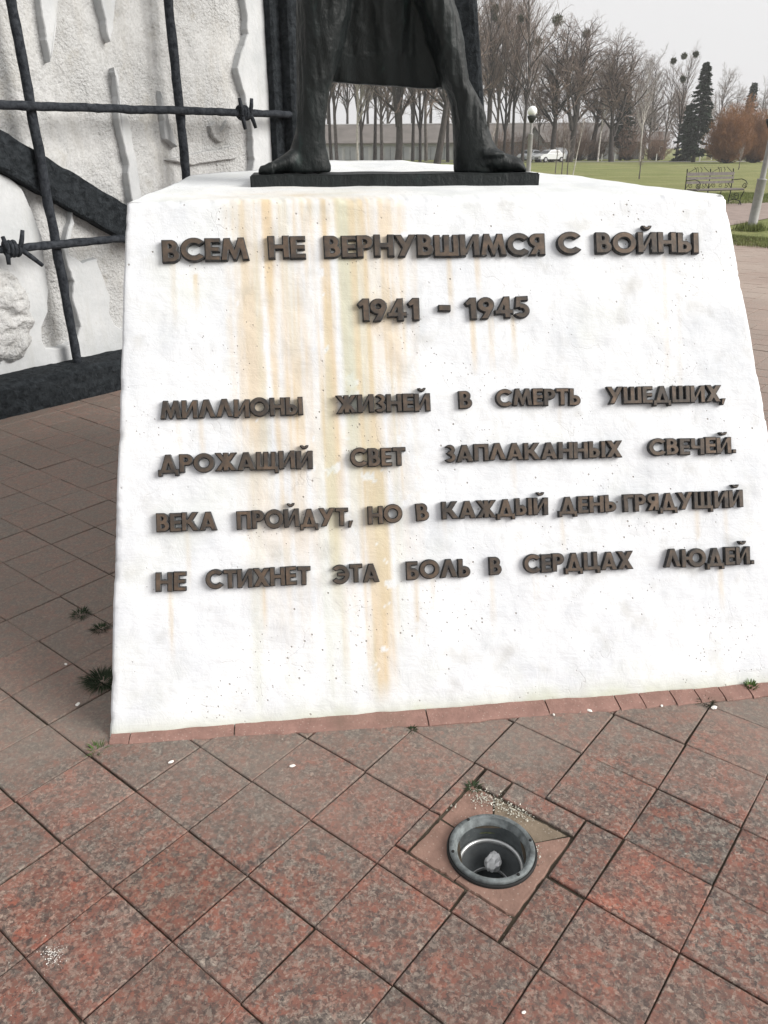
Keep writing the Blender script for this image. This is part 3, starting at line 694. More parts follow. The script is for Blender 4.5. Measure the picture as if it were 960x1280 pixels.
def glyph(ch):
    if ch in glyph_me: return glyph_me[ch]
    prims, adv = GL[ch]; h = .02; xs = np.arange(-.08, adv + .12, h); ys = np.arange(-.28, 1.44, h); X, Y = np.meshgrid(xs + .0013, ys + .0017)
    F = np.max([p(X, Y) for p in prims], axis=0) + .010
    cu = bpy.data.curves.new('letter', 'CURVE'); cu.dimensions = '2D'; cu.fill_mode = 'BOTH'
    for lp in contours(F, xs[0], ys[0], h):
        k = len(lp) // 2; q = dp(lp[:k + 1], .007)[:-1] + dp(lp[k:] + [lp[0]], .007)[:-1]
        if len(q) < 3: continue
        sp = cu.splines.new('POLY'); sp.points.add(len(q) - 1)
        for p_, (a, b) in zip(sp.points, q): p_.co = (a * CAPH, b * CAPH, 0, 1)
        sp.use_cyclic_u = True
    cu.extrude = .0055; cu.bevel_depth = .0030; cu.bevel_resolution = 0; cu.offset = -.0023
    o = bpy.data.objects.new('tmp', cu); COL.objects.link(o)
    dg = bpy.context.evaluated_depsgraph_get(); me = bpy.data.meshes.new_from_object(o.evaluated_get(dg)); bpy.data.objects.remove(o); bpy.data.curves.remove(cu)
    me.name = 'letter'; me.materials.clear(); me.materials.append(M_let[0]); me.materials.append(M_let[1])
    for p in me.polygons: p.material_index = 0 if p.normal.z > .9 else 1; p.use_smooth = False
    glyph_me[ch] = me; return me
LINES = [  # word, x0, x1, baseline y at x0, at x1, cap height px
 ('ВСЕМ', 204.5, 311.8, 329.0, 326, 27.5), ('НЕ', 336.3, 382.3, 325.3, 324.5, 27.5), ('ВЕРНУВШИМСЯ', 405.6, 680, 324, 320, 27), ('С', 695.3, 724, 319.6, 319.2, 26), ('ВОЙНЫ', 743.4, 871, 318.6, 317.6, 25.6),
 ('1941', 447, 523.6, 403, 401.5, 27.5), ('-', 547.4, 562, 399, 399, 27), ('1945', 581, 661, 400.8, 398.4, 26.5),
 ('МИЛЛИОНЫ', 201.8, 379, 524.5, 519.2, 22.3), ('ЖИЗНЕЙ', 420.6, 537.4, 517.4, 514.4, 22), ('В', 573.3, 589.4, 511.8, 511, 21.5), ('СМЕРТЬ', 618.8, 723.8, 508.6, 506.6, 21), ('УШЕДШИХ,', 756.6, 904.4, 506, 503, 21),
 ('ДРОЖАЩИЙ', 199, 391, 591.8, 585.8, 22.5), ('СВЕТ', 438, 506.5, 583.8, 582, 22.5), ('ЗАПЛАКАННЫХ', 555.3, 775.4, 578.5, 571.6, 21), ('СВЕЧЕЙ.', 809, 917, 570.2, 567, 20.5),
 ('ВЕКА', 197, 271.8, 665, 662.4, 23), ('ПРОЙДУТ,', 296.8, 441, 661.5, 656, 22.5), ('НО', 459.8, 502.6, 654.5, 652.8, 22), ('В', 520.4, 536, 651.4, 650, 21.5), ('КАЖДЫЙ', 551.8, 683.5, 649, 643.2, 21.5), ('ДЕНЬ', 696.6, 768.4, 642.6, 639.6, 21), ('ГРЯДУЩИЙ', 777.6, 926.3, 640, 634, 21.5),
 ('НЕ', 195.8, 233.4, 739, 737.5, 23.5), ('СТИХНЕТ', 258.4, 388, 736, 730, 23), ('ЭТА', 416.3, 473.7, 729, 726, 22.5), ('БОЛЬ', 507.7, 586.8, 724, 720.6, 22.5), ('В', 611, 626, 719, 718, 22), ('СЕРДЦАХ', 653.8, 789.4, 716, 710.6, 22.3), ('ЛЮДЕЙ.', 828.8, 940, 709.5, 704.6, 22.3)]
rotF = Matrix((tuple(ED), tuple(FUP), tuple(FN))).transposed()
locrot = (Matrix.Rotation(-ANG, 3, 'Z') @ rotF)
PROUD = .0075
def place_letters():
    for word, x0, x1, yb0, yb1, ch in LINES:
        a0 = np.array(face(x0, yb0)); a1 = np.array(face(x1, yb1)); cap = float(np.linalg.norm(np.array(face(x0, yb0 - ch)) - a0))
        trk = .035; total = sum(GL[c][1] for c in word) + trk * (len(word) - 1)
        L = float(np.linalg.norm(a1 - a0)); k = L / total; d = (a1 - a0) / L; x = 0.
        for c in word:
            me = glyph(c); p = a0 + d * x * k
            o = bpy.data.objects.new('letter' if c.isalpha() else ('numeral' if c.isdigit() else 'punctuation_mark'), me); link(o, plinth)
            wp = ED * p[0] + FUP * (p[1] + random.gauss(0, .0008)) + FN * (PROUD + random.uniform(-.0012, .0012))
            lw = Matrix.Rotation(-ANG, 3, 'Z') @ Vector(tuple(wp))
            m4 = Matrix.Translation(lw) @ locrot.to_4x4() @ Matrix.Rotation(math.atan2(d[1], d[0]) + random.gauss(0, .012), 4, 'Z') @ Matrix.Diagonal((k / CAPH, cap / CAPH, 1, 1))
            o.matrix_basis = m4
            x += GL[c][1] + trk
place_letters()


# ---------------------------------------------------------------- relief wall behind
_v = ray(1370, 187); WD = np.array([_v[0], _v[1], 0]); WD /= np.linalg.norm(WD); WN = np.array([WD[1], -WD[0], 0.])
WO = gp(0, 525)
def wl(s, z, off=0.): return WO + WD * s + WN * off + np.array([0, 0, z])
def wq(x, y, off): return pp(x, y, WO + WN * off, WN)
def wsz(x, y, off): q = wq(x, y, off) - WO; return float(q @ WD), float(q[2])
ZB = .211; OROD = -.19; OSM = -.268; ORG = -.335
SEND = wsz(350, 100, OSM)[0]
wall = empty('relief_wall', WO, math.atan2(WD[1], WD[0]), label='pale rough relief wall with black diagonal beam and giant barbed wire behind the block', cat='monument wall')
def slab():
    s0, s1, z0, z1 = -3.0, SEND, 0., 5.2; nx, nz = 300, 240
    P = []
    for j in range(nz + 1):
        for i in range(nx + 1):
            s, z = s0 + (s1 - s0) * i / nx, z0 + (z1 - z0) * j / nz
            h = mnoise.fractal(Vector((s * 1.6, z * 1.1, 3.3)), .9, 2, 4) * .016 + mnoise.fractal(Vector((s * 12, z * 9, 1.3)), .8, 2, 4) * .0075
            P.append(wl(s, z, ORG + h))
    N = nx + 1; F = [[j * N + i, j * N + i + 1, (j + 1) * N + i + 1, (j + 1) * N + i] for j in range(nz) for i in range(nx)]
    b = len(P); P += [wl(s0, z0, -.75), wl(s1, z0, -.75), wl(s1, z1, -.75), wl(s0, z1, -.75)]
    F += [[b + 1, b, b + 3, b + 2], [0, b, b + 1] + list(range(nx, 0, -1)), list(range(nz * N, nz * N + N)) + [b + 2, b + 3],
          [b, 0] + [j * N for j in range(1, nz + 1)] + [b + 3], [b + 2] + [j * N + nx for j in range(nz, -1, -1)] + [b + 1]]
    return pyd('rough_slab', P, F, M_rough, wall)
slab()
def plate(name, pts, off, back, mat, jit=.35, bev=.006, straight=False):
    """raised field of the relief: outline in photo pixels put on the wall plane, real thickness"""
    Q = []
    for i in range(len(pts)):
        a, b = np.array(pts[i], float), np.array(pts[(i + 1) % len(pts)], float); n = max(1, int(np.hypot(*(b - a)) / 5))
        if straight: n = 1
        for k in range(n):
            Q.append(a + (b - a) * k / n + (RNG.normal(0, jit, 2) if n > 1 else 0))
    W = [np.array(wsz(*q, off)) for q in Q]
    ar = sum(W[i - 1][0] * W[i][1] - W[i][0] * W[i - 1][1] for i in range(len(W)))
    if ar < 0: W = W[::-1]
    n = len(W); v = []; c = np.mean(W, axis=0)
    nrm = []
    for i in range(n):
        e = W[(i + 1) % n] - W[i - 1]; e /= max(1e-6, np.linalg.norm(e)); nrm.append(np.array([-e[1], e[0]]))
    v = [wl(*(W[i] + nrm[i] * bev), off) for i in range(n)] + [wl(*W[i], off - bev) for i in range(n)] + [wl(*(W[i] - nrm[i] * .008), back) for i in range(n)]
    f = [list(range(n))] + [[n + i, n + (i + 1) % n, (i + 1) % n, i] for i in range(n)] + [[2 * n + i, 2 * n + (i + 1) % n, n + (i + 1) % n, n + i] for i in range(n)]
    return pyd(name, v, f, mat, wall)
B = ORG - .03
plate('smooth_field', [(295, -560), (299, -60), (306, 0), (309, 20), (310, 42), (302, 66), (297, 85), (298, 92), (306, 118), (310, 140), (315, 165), (316, 185), (318, 200), (312, 240), (312, 330), (349, 330), (338, -560)], OSM, B, M_smooth)
plate('flame_field', [(50, -200), (48, -60), (50, -2), (53, 20), (58, 50), (64, 77), (68, 60), (71, 30), (73, 5), (85, -90), (90, -200)], OSM - .005, B, M_smooth)
plate('flame_field', [(126, -120), (124, -20), (126, 0), (131, 20), (134, 40), (138, 52), (142, 38), (144, 10), (150, -50), (148, -120)], OSM - .003, B, M_smooth)
plate('flame_field', [(143, 84), (147, 95), (148, 120), (148, 148), (156, 185), (161, 206), (160, 222), (165, 248), (170, 300), (190, 300), (177, 246), (172, 205), (166, 178), (162, 150), (152, 132), (149, 108)], OSM, B, M_smooth)
plate('small_raised_patch', [(201, 114), (205, 150), (207, 174), (222, 184), (215, 160), (208, 138)], OSM - .02, B, M_smooth)
plate('small_raised_patch', [(262, 158), (268, 172), (275, 178), (281, 176), (290, 160), (284, 150), (276, 164), (270, 152)], ORG + .03, B, M_rough)
plate('small_raised_patch', [(208, 200), (240, 193), (300, 182), (303, 188), (296, 198), (240, 206)], ORG + .03, B, M_rough)
plate('lower_figure_field', [(-160, 205), (-60, 212), (0, 217), (16, 225), (27, 236), (43, 270), (53, 298), (56, 329), (61, 362), (60, 390), (52, 409), (53, 427), (58, 435), (75, 436), (94, 428), (101, 409), (95, 388), (90, 371), (92, 352), (84, 329), (79, 312), (83, 295), (89, 275), (91, 262), (93, 280), (88, 301), (86, 318), (103, 329), (122, 323), (124, 334), (131, 352), (138, 373), (137, 392), (143, 406), (153, 413), (200, 405), (200, 445), (153, 455), (0, 492), (-160, 535)], OSM - .01, B, M_smooth)
def rock():
    pts = [(-120, 320), (-20, 325), (8, 335), (24, 350), (36, 372), (43, 398), (40, 425), (30, 447), (8, 456), (-30, 458), (-120, 470)]
    W = [np.array(wsz(*q, OSM)) for q in pts]; lo = np.min(W, axis=0); hi = np.max(W, axis=0); nx, nz = 90, 70; P = []
    def inside(p):
        d = 9
        for i in range(len(W)):
            a, b = W[i - 1], W[i]; e = (b - a) / np.linalg.norm(b - a); d = min(d, abs((p - a) @ np.array([-e[1], e[0]])) if True else 0)
        c = False
        for i in range(len(W)):
            a, b = W[i - 1], W[i]
            if (a[1] > p[1]) != (b[1] > p[1]) and p[0] < (b[0] - a[0]) * (p[1] - a[1]) / (b[1] - a[1]) + a[0]: c = not c
        return d if c else -d
    for j in range(nz + 1):
        for i in range(nx + 1):
            p = lo + (hi - lo) * np.array([i / nx, j / nz]); d = inside(p)
            r = abs(mnoise.fractal(Vector((p[0] * 3.3, p[1] * 5, 8.1)), .9, 2, 4)); h = min(max(d, -.02), .05) * .9 - .02 + (r * .07 + mnoise.fractal(Vector((p[0] * 12, p[1] * 12, .1)), .9, 2, 4) * .012) * (d > 0)
            P.append(wl(p[0], p[1], OSM + h))
    N = nx + 1; F = [[j * N + i, j * N + i + 1, (j + 1) * N + i + 1, (j + 1) * N + i] for j in range(nz) for i in range(nx)]
    pyd('rock_relief', P, F, M_rough, wall, smooth=True)
rock()
def roughbox(name, a, b, hs, mat, parent, amp=.006, n=(60, 6)):
    """bar-shaped body between world points a and b with half-sizes along two given axes; chiselled surface"""
    bm = bmesh.new(); ax = np.array(b) - np.array(a); L = np.linalg.norm(ax); ax /= L; u, hu, v, hv = hs
    N = n[0]; prof = []
    k = n[1]
    for side in range(4):
        for i in range(k):
            t = -1 + 2 * i / k; prof.append([(t, -1), (1, t), (-t, 1), (-1, -t)][side])
    rings = []
    for i in range(N + 1):
        c = np.array(a) + ax * L * i / N; r = []
        for (p, q) in prof:
            x = c + u * hu * p + v * hv * q; d = mnoise.fractal(Vector(tuple(x * 9)), .8, 2, 4) * amp + mnoise.fractal(Vector(tuple(x * 30)), .8, 2, 3) * amp * .5
            cr = .93 if abs(p) == 1 and abs(q) == 1 else 1
            x = c + u * (hu * p * cr + d * (abs(p) == 1) * np.sign(p)) + v * (hv * q * cr + d * (abs(q) == 1) * np.sign(q)); r.append(bm.verts.new(tuple(map(float, x))))
        rings.append(r)
    m = len(prof)
    for i in range(N):
        for j in range(m): bm.faces.new((rings[i][j], rings[i][(j + 1) % m], rings[i + 1][(j + 1) % m], rings[i + 1][j]))
    bm.faces.new(rings[0][::-1]); bm.faces.new(rings[-1]); bmesh.ops.recalc_face_normals(bm, faces=bm.faces)
    return bmo(name, bm, mat, parent)
Zv = np.array([0, 0, 1.])
roughbox('base_beam', wl(-3.2, ZB / 2 - .02, -.2), wl(SEND + .3, ZB / 2 - .02, -.2), (WN, .2, Zv, ZB / 2 + .02), M_black, wall, .006, (160, 8))
# diagonal beam: from upper left down to behind the block
ofd = -.225
t0, t1 = wsz(-260, 12, ofd), wsz(160, 257, ofd); b0, b1 = wsz(-260, 60, ofd), wsz(150, 296, ofd)
A0 = np.array([(t0[0] + b0[0]) / 2, (t0[1] + b0[1]) / 2]) ; A1 = np.array([(t1[0] + b1[0]) / 2, (t1[1] + b1[1]) / 2]); dd = (A1 - A0) / np.linalg.norm(A1 - A0)
pu = WD * -dd[1] + Zv * dd[0]; hw = abs((np.array(t1) - A1) @ np.array([-dd[1], dd[0]]))
A1 = A1 + dd * .75; A0 = A0 - dd * 2.6
roughbox('diagonal_beam', wl(A0[0], A0[1], ofd - .06), wl(A1[0], A1[1], ofd - .06), (WN, .06, pu, hw), M_black, wall, .009, (140, 8))
# end pillar: flat leaf and a thicker nose
def vbox(name, s0, s1, o0, o1, z0, z1, mat, parent, amp=.007):
    return roughbox(name, wl((s0 + s1) / 2, z0, (o0 + o1) / 2), wl((s0 + s1) / 2, z1, (o0 + o1) / 2), (WD, (s1 - s0) / 2, WN, (o1 - o0) / 2), mat, parent, amp, (60, 7))
sa = wsz(347, 190, -.2)[0]; sb = wsz(363, 60, -.2)[0]
vbox('end_pillar', sa, sb + .02, -.5, -.2, 0, 5.3, M_black, wall); sc_ = wsz(364, 100, -.1)[0]
vbox('pillar_nose', sc_, sc_ + .24, -.62, -.1, 0, 5.35, M_black, wall)
def rod(name, p, q, r, parent, n=60, jit=.10, lab=None):
    pts = []; rr = []
    p, q = np.array(p), np.array(q)
    for i in range(n + 1):
        x = p + (q - p) * i / n; a = mnoise.fractal(Vector(tuple(x * 5)), .8, 2, 3); pts.append(x + np.array([a, a * .6, a]) * r * .16); rr.append(r * (1 + jit * 1.3 * mnoise.noise(Vector(tuple(x * 16))) + jit * mnoise.noise(Vector(tuple(x * 60)))))
    bm = bmesh.new(); tube(bm, pts, rr, 12, True, .05); o = bmo(name, bm, M_iron, parent, smooth=True)
    if lab: o['label'] = lab
    return o
r1 = gp(97, 452, ZB); r1t = pp(14, -30, r1, WN); r1t = np.array([r1[0], r1[1], r1t[2]])
r1z = wq(14, 0, OROD); rod('vertical_bar', r1 - Zv * .05, np.array([r1z[0], r1z[1], 3.5]) * 1.0 if False else (r1 + (r1z - r1) * (4.9 / (r1z[2] - r1[2]))), .030, wall)
r2a = wq(233, 220, OROD); r2b = wq(210, 0, OROD); r2d = (r2b - r2a) / (r2b[2] - r2a[2]); rod('vertical_bar', r2a + r2d * (ZB - .04 - r2a[2]), r2a + r2d * (4.9 - r2a[2]), .033, wall, 80)
OW = OROD + .05
w1a, w1b = wq(0, 131, OW), wq(366, 143, OW); d1 = (w1b - w1a) / np.linalg.norm(w1b - w1a)
wire1 = rod('wire_strand', w1a - d1 * 2.2, w1b + d1 * .06, .026, wall, 110)
w2a, w2b = wq(0, 312, OW), wq(155, 298, OW); d2 = (w2b - w2a) / np.linalg.norm(w2b - w2a)
wire2 = rod('wire_strand', w2a - d2 * 2.0, w2b + d2 * 2.6, .026, wall, 110)
def barb(c, d, parent, ends, wr=.026):
    """wire wound four times round the strand, two ends sticking out"""
    u = np.cross(d, Zv); u /= np.linalg.norm(u); v = np.cross(u, d); pts = []; R = wr + .014; n = 64; turns = 3.2; Lh = .085
    for i in range(n + 1):
        t = i / n; a = -.6 + turns * 2 * math.pi * t; pts.append(c + d * (Lh * (t - .5)) + u * math.cos(a) * R + v * math.sin(a) * R)
    bm = bmesh.new(); tube(bm, pts, .0145, 8)
    for k, (dx, dz, L) in enumerate(ends):
        p0 = c + d * (Lh * (-.5 if k in (0, 1) else .5)) + WN * (.022 if k % 2 else .030)
        q = p0 + (d * dx + Zv * dz + WN * .15) * L * .88; tube(bm, [p0 - (q - p0) * .25, p0 + (q - p0) * .5 + WN * .006, q], [.0165, .0155, .0125], 8)
    o = bmo('barb', bm, M_iron, parent, smooth=True); return o
barb(wq(304, 141, OW), d1, wire1, [(-.25, .9, .12), (.15, -1, .13), (.12, 1, .11), (.35, -.9, .13)])
barb(wq(14, 311, OW), d2, wire2, [(-.2, .9, .1), (-.1, -1, .1), (.25, .95, .13), (.8, -.75, .17)])
# second dark pillar beyond the standing figure
PB = atd(592, 5.6); dirr = PB / np.linalg.norm(PB); prx = np.array([dirr[1], -dirr[0], 0])
def dpx(x, y): return pp(x, y, PB, dirr)
pil = empty('dark_pillar', PB, label='tall black painted concrete pillar rising behind the right leg of the statue', cat='pillar')
a_, b_ = dpx(605, 133), dpx(596, 0); rd = (b_ - a_) / (b_[2] - a_[2]); wd2 = .085
cb = a_ - rd * a_[2] - prx * wd2; ct = a_ + rd * (5.2 - a_[2]) - prx * wd2
roughbox('pillar_shaft', cb + dirr * .15, ct + dirr * .15, (prx, wd2, dirr, .14), M_black, pil, .008, (60, 7))

# ---------------------------------------------------------------- bronze figure (lower part in view) on its plate
BS = 1.20
def sq(x, y, b=BS): q = pp(x, y, pl(0, b, 0), NB) - L0; return float(q @ ED), float(q[2])
zt = lambda b: H + (b - bk) * TOPSL
pf0, pf1 = sq(313, 230, 1.06), sq(674, 229, 1.06); ptopz = sq(480, 217.5, 1.06)[1]
stat = empty('bronze_statue', pl((pf0[0] + pf1[0]) / 2, BS, zt(BS)), ANG, label='dark green bronze standing figure in a long coat, one foot bare', cat='statue')
def plate_mesh():
    bm = bmesh.new(); zb_ = zt(1.06) - .02
    box(bm, pl((pf0[0] + pf1[0]) / 2, 1.06 + .17, (zb_ + ptopz) / 2), (pf1[0] - pf0[0], .34, ptopz - zb_), ANG, bev=.004)
    bmesh.ops.subdivide_edges(bm, edges=[e for e in bm.edges if e.calc_length() > .2], cuts=24, use_grid_fill=True)
    for v in bm.verts: v.co += Vector((0, 0, 1)) * mnoise.noise(v.co * 9) * .003
    return bmo('base_plate', bm, M_bronze, stat)
plate_mesh()
def figure():
    bm = bmesh.new()
    def ringloft(secs, n=28, p=2.4):      # secs: (a centre, z, half width, half depth, b centre)
        rs = []
        for (a, z, hw_, hd, b) in secs:
            r = []
            for k in range(n):
                t = 2 * math.pi * k / n; c, s = math.cos(t), math.sin(t)
                x = math.copysign(abs(c) ** (2 / p), c) * hw_; y = math.copysign(abs(s) ** (2 / p), s) * hd
                r.append(bm.verts.new(tuple(pl(a + x, b + y, z))))
            rs.append(r)
        for i in range(len(rs) - 1):
            for k in range(n): bm.faces.new((rs[i][k], rs[i][(k + 1) % n], rs[i + 1][(k + 1) % n], rs[i + 1][k]))
        bm.faces.new(rs[0][::-1]); bm.faces.new(rs[-1])
    def px(rows, b=BS, n=28, p=2.4):
        secs = []
        for (y, xl, xr, hd) in rows:
            a0, z = sq(xl, y, b); a1, _ = sq(xr, y, b); secs.append(((a0 + a1) / 2, z, (a1 - a0) / 2, hd, b))
        ringloft(secs, n, p)
    # viewer's left leg with trouser folds, ankle
    px([(216, 353, 414, .055), (208, 356, 414, .055), (195, 360, 410, .055), (184, 364, 408, .058), (165, 369, 407, .062), (140, 371, 409, .07), (120, 371, 411, .075), (95, 371, 418, .085), (50, 371, 430, .10), (0, 370, 440, .11), (-120, 372, 455, .12), (-260, 385, 480, .12)])
    # viewer's right leg: wide trouser, leaning
    px([(216, 568, 620, .055), (205, 567, 626, .058), (190, 567, 622, .065), (175, 567, 615, .068), (155, 566, 608, .07), (133, 563, 599, .075), (120, 560, 594, .08), (105, 553, 586, .085), (60, 538, 579, .095), (20, 524, 573, .10), (0, 518, 566, .10), (-120, 480, 552, .12), (-260, 455, 530, .12)])
    # coat flap outside of the right leg (pale edge)
    px([(158, 596, 611, .012), (133, 588, 604, .014), (105, 580, 591, .016), (97, 576, 585, .012)], 1.15, 16)
    # the coat: thick folded sheet behind and between the legs
    secs = []; nn = 70
    top = []; 
    rows = [(112, 0), (60, .3), (0, .55), (-120, 1), (-260, 1.2)]
    ring = []
    for (y, q) in rows:
        f = []; bk_ = []
        for k in range(nn + 1):
            t = k / nn; xl = 380 if q < 1 else 385; xr = 572 - 25 * q
            x = xl + (xr - xl) * t; yy = y + (t * 13 - 12 if q == 0 else 0); a, z = sq(x, yy, BS + .02)
            fold = .007 * math.sin(t * 19 + q) + .004 * math.sin(t * 43 + 1.3 * q)
            bb = BS + .045 + fold - .11 * q * math.sin(math.pi * t); f.append(bm.verts.new(tuple(pl(a, bb - .012, z)))); bk_.append(bm.verts.new(tuple(pl(a, bb + .02 + .12 * q, z))))
        ring.append(f + bk_[::-1])
    for i in range(len(ring) - 1):
        m = len(ring[i])
        for k in range(m): bm.faces.new((ring[i][k], ring[i][(k + 1) % m], ring[i + 1][(k + 1) % m], ring[i + 1][k]))
    bm.faces.new(ring[0][::-1]); bm.faces.new(ring[-1])
    # trunk, arms and head above the frame of the photo (they shade the ground on the left)
    zt0 = sq(470, -240)[1]; ac = sq(470, -100)[0]
    ringloft([(ac, zt0 - .2, .27, .15, BS + .03), (ac, zt0 + .1, .24, .15, BS + .02), (ac, zt0 + .35, .21, .13, BS), (ac, zt0 + .58, .25, .14, BS), (ac, zt0 + .70, .22, .11, BS), (ac, zt0 + .76, .08, .075, BS - .01), (ac, zt0 + .84, .062, .065, BS - .015), (ac, zt0 + .88, .075, .09, BS - .02), (ac, zt0 + .98, .085, .105, BS - .02), (ac, zt0 + 1.07, .07, .09, BS - .01), (ac, zt0 + 1.11, .03, .04, BS)])
    for sg in (-1, 1): ringloft([(ac + sg * .30, zt0 + .0, .045, .03, BS - .06), (ac + sg * .31, zt0 + .10, .042, .042, BS - .04), (ac + sg * .31, zt0 + .35, .060, .060, BS), (ac + sg * .27, zt0 + .60, .07, .07, BS), (ac + sg * .20, zt0 + .70, .05, .06, BS)], 16)
    # bare foot pointing left: sections along the foot
    def footloft(secs, n=20):
        rs = []
        for (x, ytop, ybot, hd, b) in secs:
            a, z1 = sq(x, ytop, b); z0 = sq(x, ybot, b)[1]; r = []
            for k in range(n):
                t = 2 * math.pi * k / n; r.append(bm.verts.new(tuple(pl(a, b + math.cos(t) * hd, (z0 + z1) / 2 + math.sin(t) * (z1 - z0) / 2))))
            rs.append(r)
        for i in range(len(rs) - 1):
            for k in range(n): bm.faces.new((rs[i][k], rs[i][(k + 1) % n], rs[i + 1][(k + 1) % n], rs[i + 1][k]))
        bm.faces.new(rs[0][::-1]); bm.faces.new(rs[-1])
    fb = BS - .03
    footloft([(400, 185, 217, .036, BS), (380, 182, 217, .040, BS - .005), (364, 186, 217, .042, fb), (350, 196, 217, .046, fb - .005), (338, 203, 217, .048, fb - .01), (330, 207, 217, .045, fb - .012)])
    for i, (x1, x2, b, rz) in enumerate(((321, 342, BS - .085, .017), (322, 345, BS - .055, .0125), (325, 345, BS - .030, .0115), (329, 346, BS - .006, .011), (334, 348, BS + .016, .0105))):
        a1, _ = sq(x1, 210, b); a2, _ = sq(x2, 208, b); z = ptopz + rz * .9
        secs = [(a1 + .004, rz * .5, rz * .55), (a1 + .012, rz * .85, rz * .9), (a1 + .030, rz * .95, rz * 1.0), ((a1 + a2) / 2 + .008, rz * .85, rz * 1.25), (a2, rz, rz * 1.3)]
        rs = []
        for (a, ry, rzz) in secs:
            rs.append([bm.verts.new(tuple(pl(a, b + math.cos(t) * ry, ptopz - .002 + rzz + math.sin(t) * rzz))) for t in [2 * math.pi * k / 12 for k in range(12)]])
        for q in range(len(rs) - 1):
            for k in range(12): bm.faces.new((rs[q][k], rs[q][(k + 1) % 12], rs[q + 1][(k + 1) % 12], rs[q + 1][k]))
        bm.faces.new(rs[0][::-1]); bm.faces.new(rs[-1])
    # boot pointing right, with cuff step
    footloft([(585, 180, 217, .046, BS - .01), (603, 178, 217, .052, BS - .012), (612, 183, 217, .054, BS - .015), (626, 189, 217, .050, BS - .02), (638, 193, 217, .048, BS - .025), (648, 197, 217, .046, BS - .028), (654, 203, 217, .038, BS - .03), (657, 209, 217, .026, BS - .03)])
    footloft([(600, 181, 202, .062, BS - .012), (613, 184, 201, .064, BS - .015), (627, 188, 197, .058, BS - .018)])
    bmesh.ops.recalc_face_normals(bm, faces=bm.faces)
    me = bpy.data.meshes.new('figure'); bm.to_mesh(me); bm.free()
    o = bpy.data.objects.new('tmp', me); COL.objects.link(o)
    md = o.modifiers.new('r', 'REMESH'); md.mode = 'VOXEL'; md.voxel_size = .0062
    sm = o.modifiers.new('s', 'SMOOTH'); sm.factor = .5; sm.iterations = 3
    dg = bpy.context.evaluated_depsgraph_get(); m2 = bpy.data.meshes.new_from_object(o.evaluated_get(dg)); bpy.data.objects.remove(o)
    n = len(m2.vertices); co = np.empty(n * 3, np.float32); m2.vertices.foreach_get('co', co); no = np.empty(n * 3, np.float32); m2.vertex_normals.foreach_get('vector', no)
    co = co.reshape(-1, 3); no = no.reshape(-1, 3)
    loc = (co - L0) @ np.array([ED, NB, Zv]).T
    d = np.array([(mnoise.fractal(Vector((a * 26, b * 26, z * 1.3)), .9, 2, 4) * .006 - abs(mnoise.noise(Vector((a * 30 + z * 3, b * 30, z * .9)))) * .008) * min(1, max(.12, (z - ptopz - .07) * 7)) + mnoise.fractal(Vector((a * 30, b * 30, z * 24)), .9, 2, 3) * .0022 for a, b, z in loc])
    hz_ = sq(480, 108)[1]; ia, ib = sq(418, 100)[0], sq(548, 100)[0]
    d = d * np.array([.12 if (ia < a < ib and z < hz_ + .10) else 1 for a, b, z in loc])
    co = co + no * d[:, None]
    m2.vertices.foreach_set('co', co.astype(np.float32).ravel()); m2.update(); m2.name = 'figure'; m2.materials.clear()
    return mobj('figure', m2, M_bronze, stat, smooth=True)
figure()

# ---------------------------------------------------------------- sunken floodlight without its glass
lampo = empty('recessed_ground_light', (LC[0], LC[1], 0), label='open round metal ground floodlight housing without glass, sunk in the paving', cat='ground light')
R = LR
def lat(name, prof, mat, n=64, parent=None, dz=0., closed=False):
    bm = bmesh.new(); lathe(bm, prof, n, (0, 0, dz), closed); bmesh.ops.recalc_face_normals(bm, faces=bm.faces); o = bmo(name, bm, mat, parent or lampo, world=False, smooth=False)
    for p in o.data.polygons: p.use_smooth = True
    return o
rim = lat('rim', [(R * .80, -.010), (R * .80, -.006), (R * .835, -.003), (R * .85, .005), (R * .875, .006), (R * .88, .0115), (R * .89, .0125), (R * .985, .0125), (R, .009), (R, -.012), (R * .80, -.014)], M_steel, 72, closed=True)
lat('gasket', [(R * 1.0, -.014), (R * 1.05, -.012), (R * 1.055, .002), (R * 1.03, .006), (R * 1.0, .004)], M_rubber)
for k in (-1.02, .18, 2.1, 3.3):
    bm = bmesh.new(); bmesh.ops.create_cone(bm, cap_ends=True, segments=10, radius1=.0042, radius2=.0036, depth=.003, matrix=Matrix.Translation((R * .935 * math.cos(k), R * .935 * math.sin(k), .0132))); bmo('screw_hole', bm, M_rubber, rim, world=False)
M_wallcup = simple('zinc_housing_wall', (.11, .125, .13), .45, .5, 18, .002, .5, .4)
lat('housing_wall', [(R * .80, -.006), (R * .79, -.05)], M_wallcup)
lat('reflector_ring', [(R * .79, -.050), (R * .75, -.045), (R * .705, -.048), (R * .70, -.056), (R * .79, -.058)], M_steelring)
lat('lamp_bowl', [(R * .72, -.052), (R * .69, -.075), (R * .60, -.105), (R * .50, -.120)], M_cup)
lat('lamp_bowl_edge', [(R * .50, -.118), (R * .485, -.115), (R * .47, -.118), (R * .47, -.124)], M_steelring)
lat('lamp_shaft', [(R * .48, -.12), (R * .46, -.20), (0.001, -.205)], M_cup)
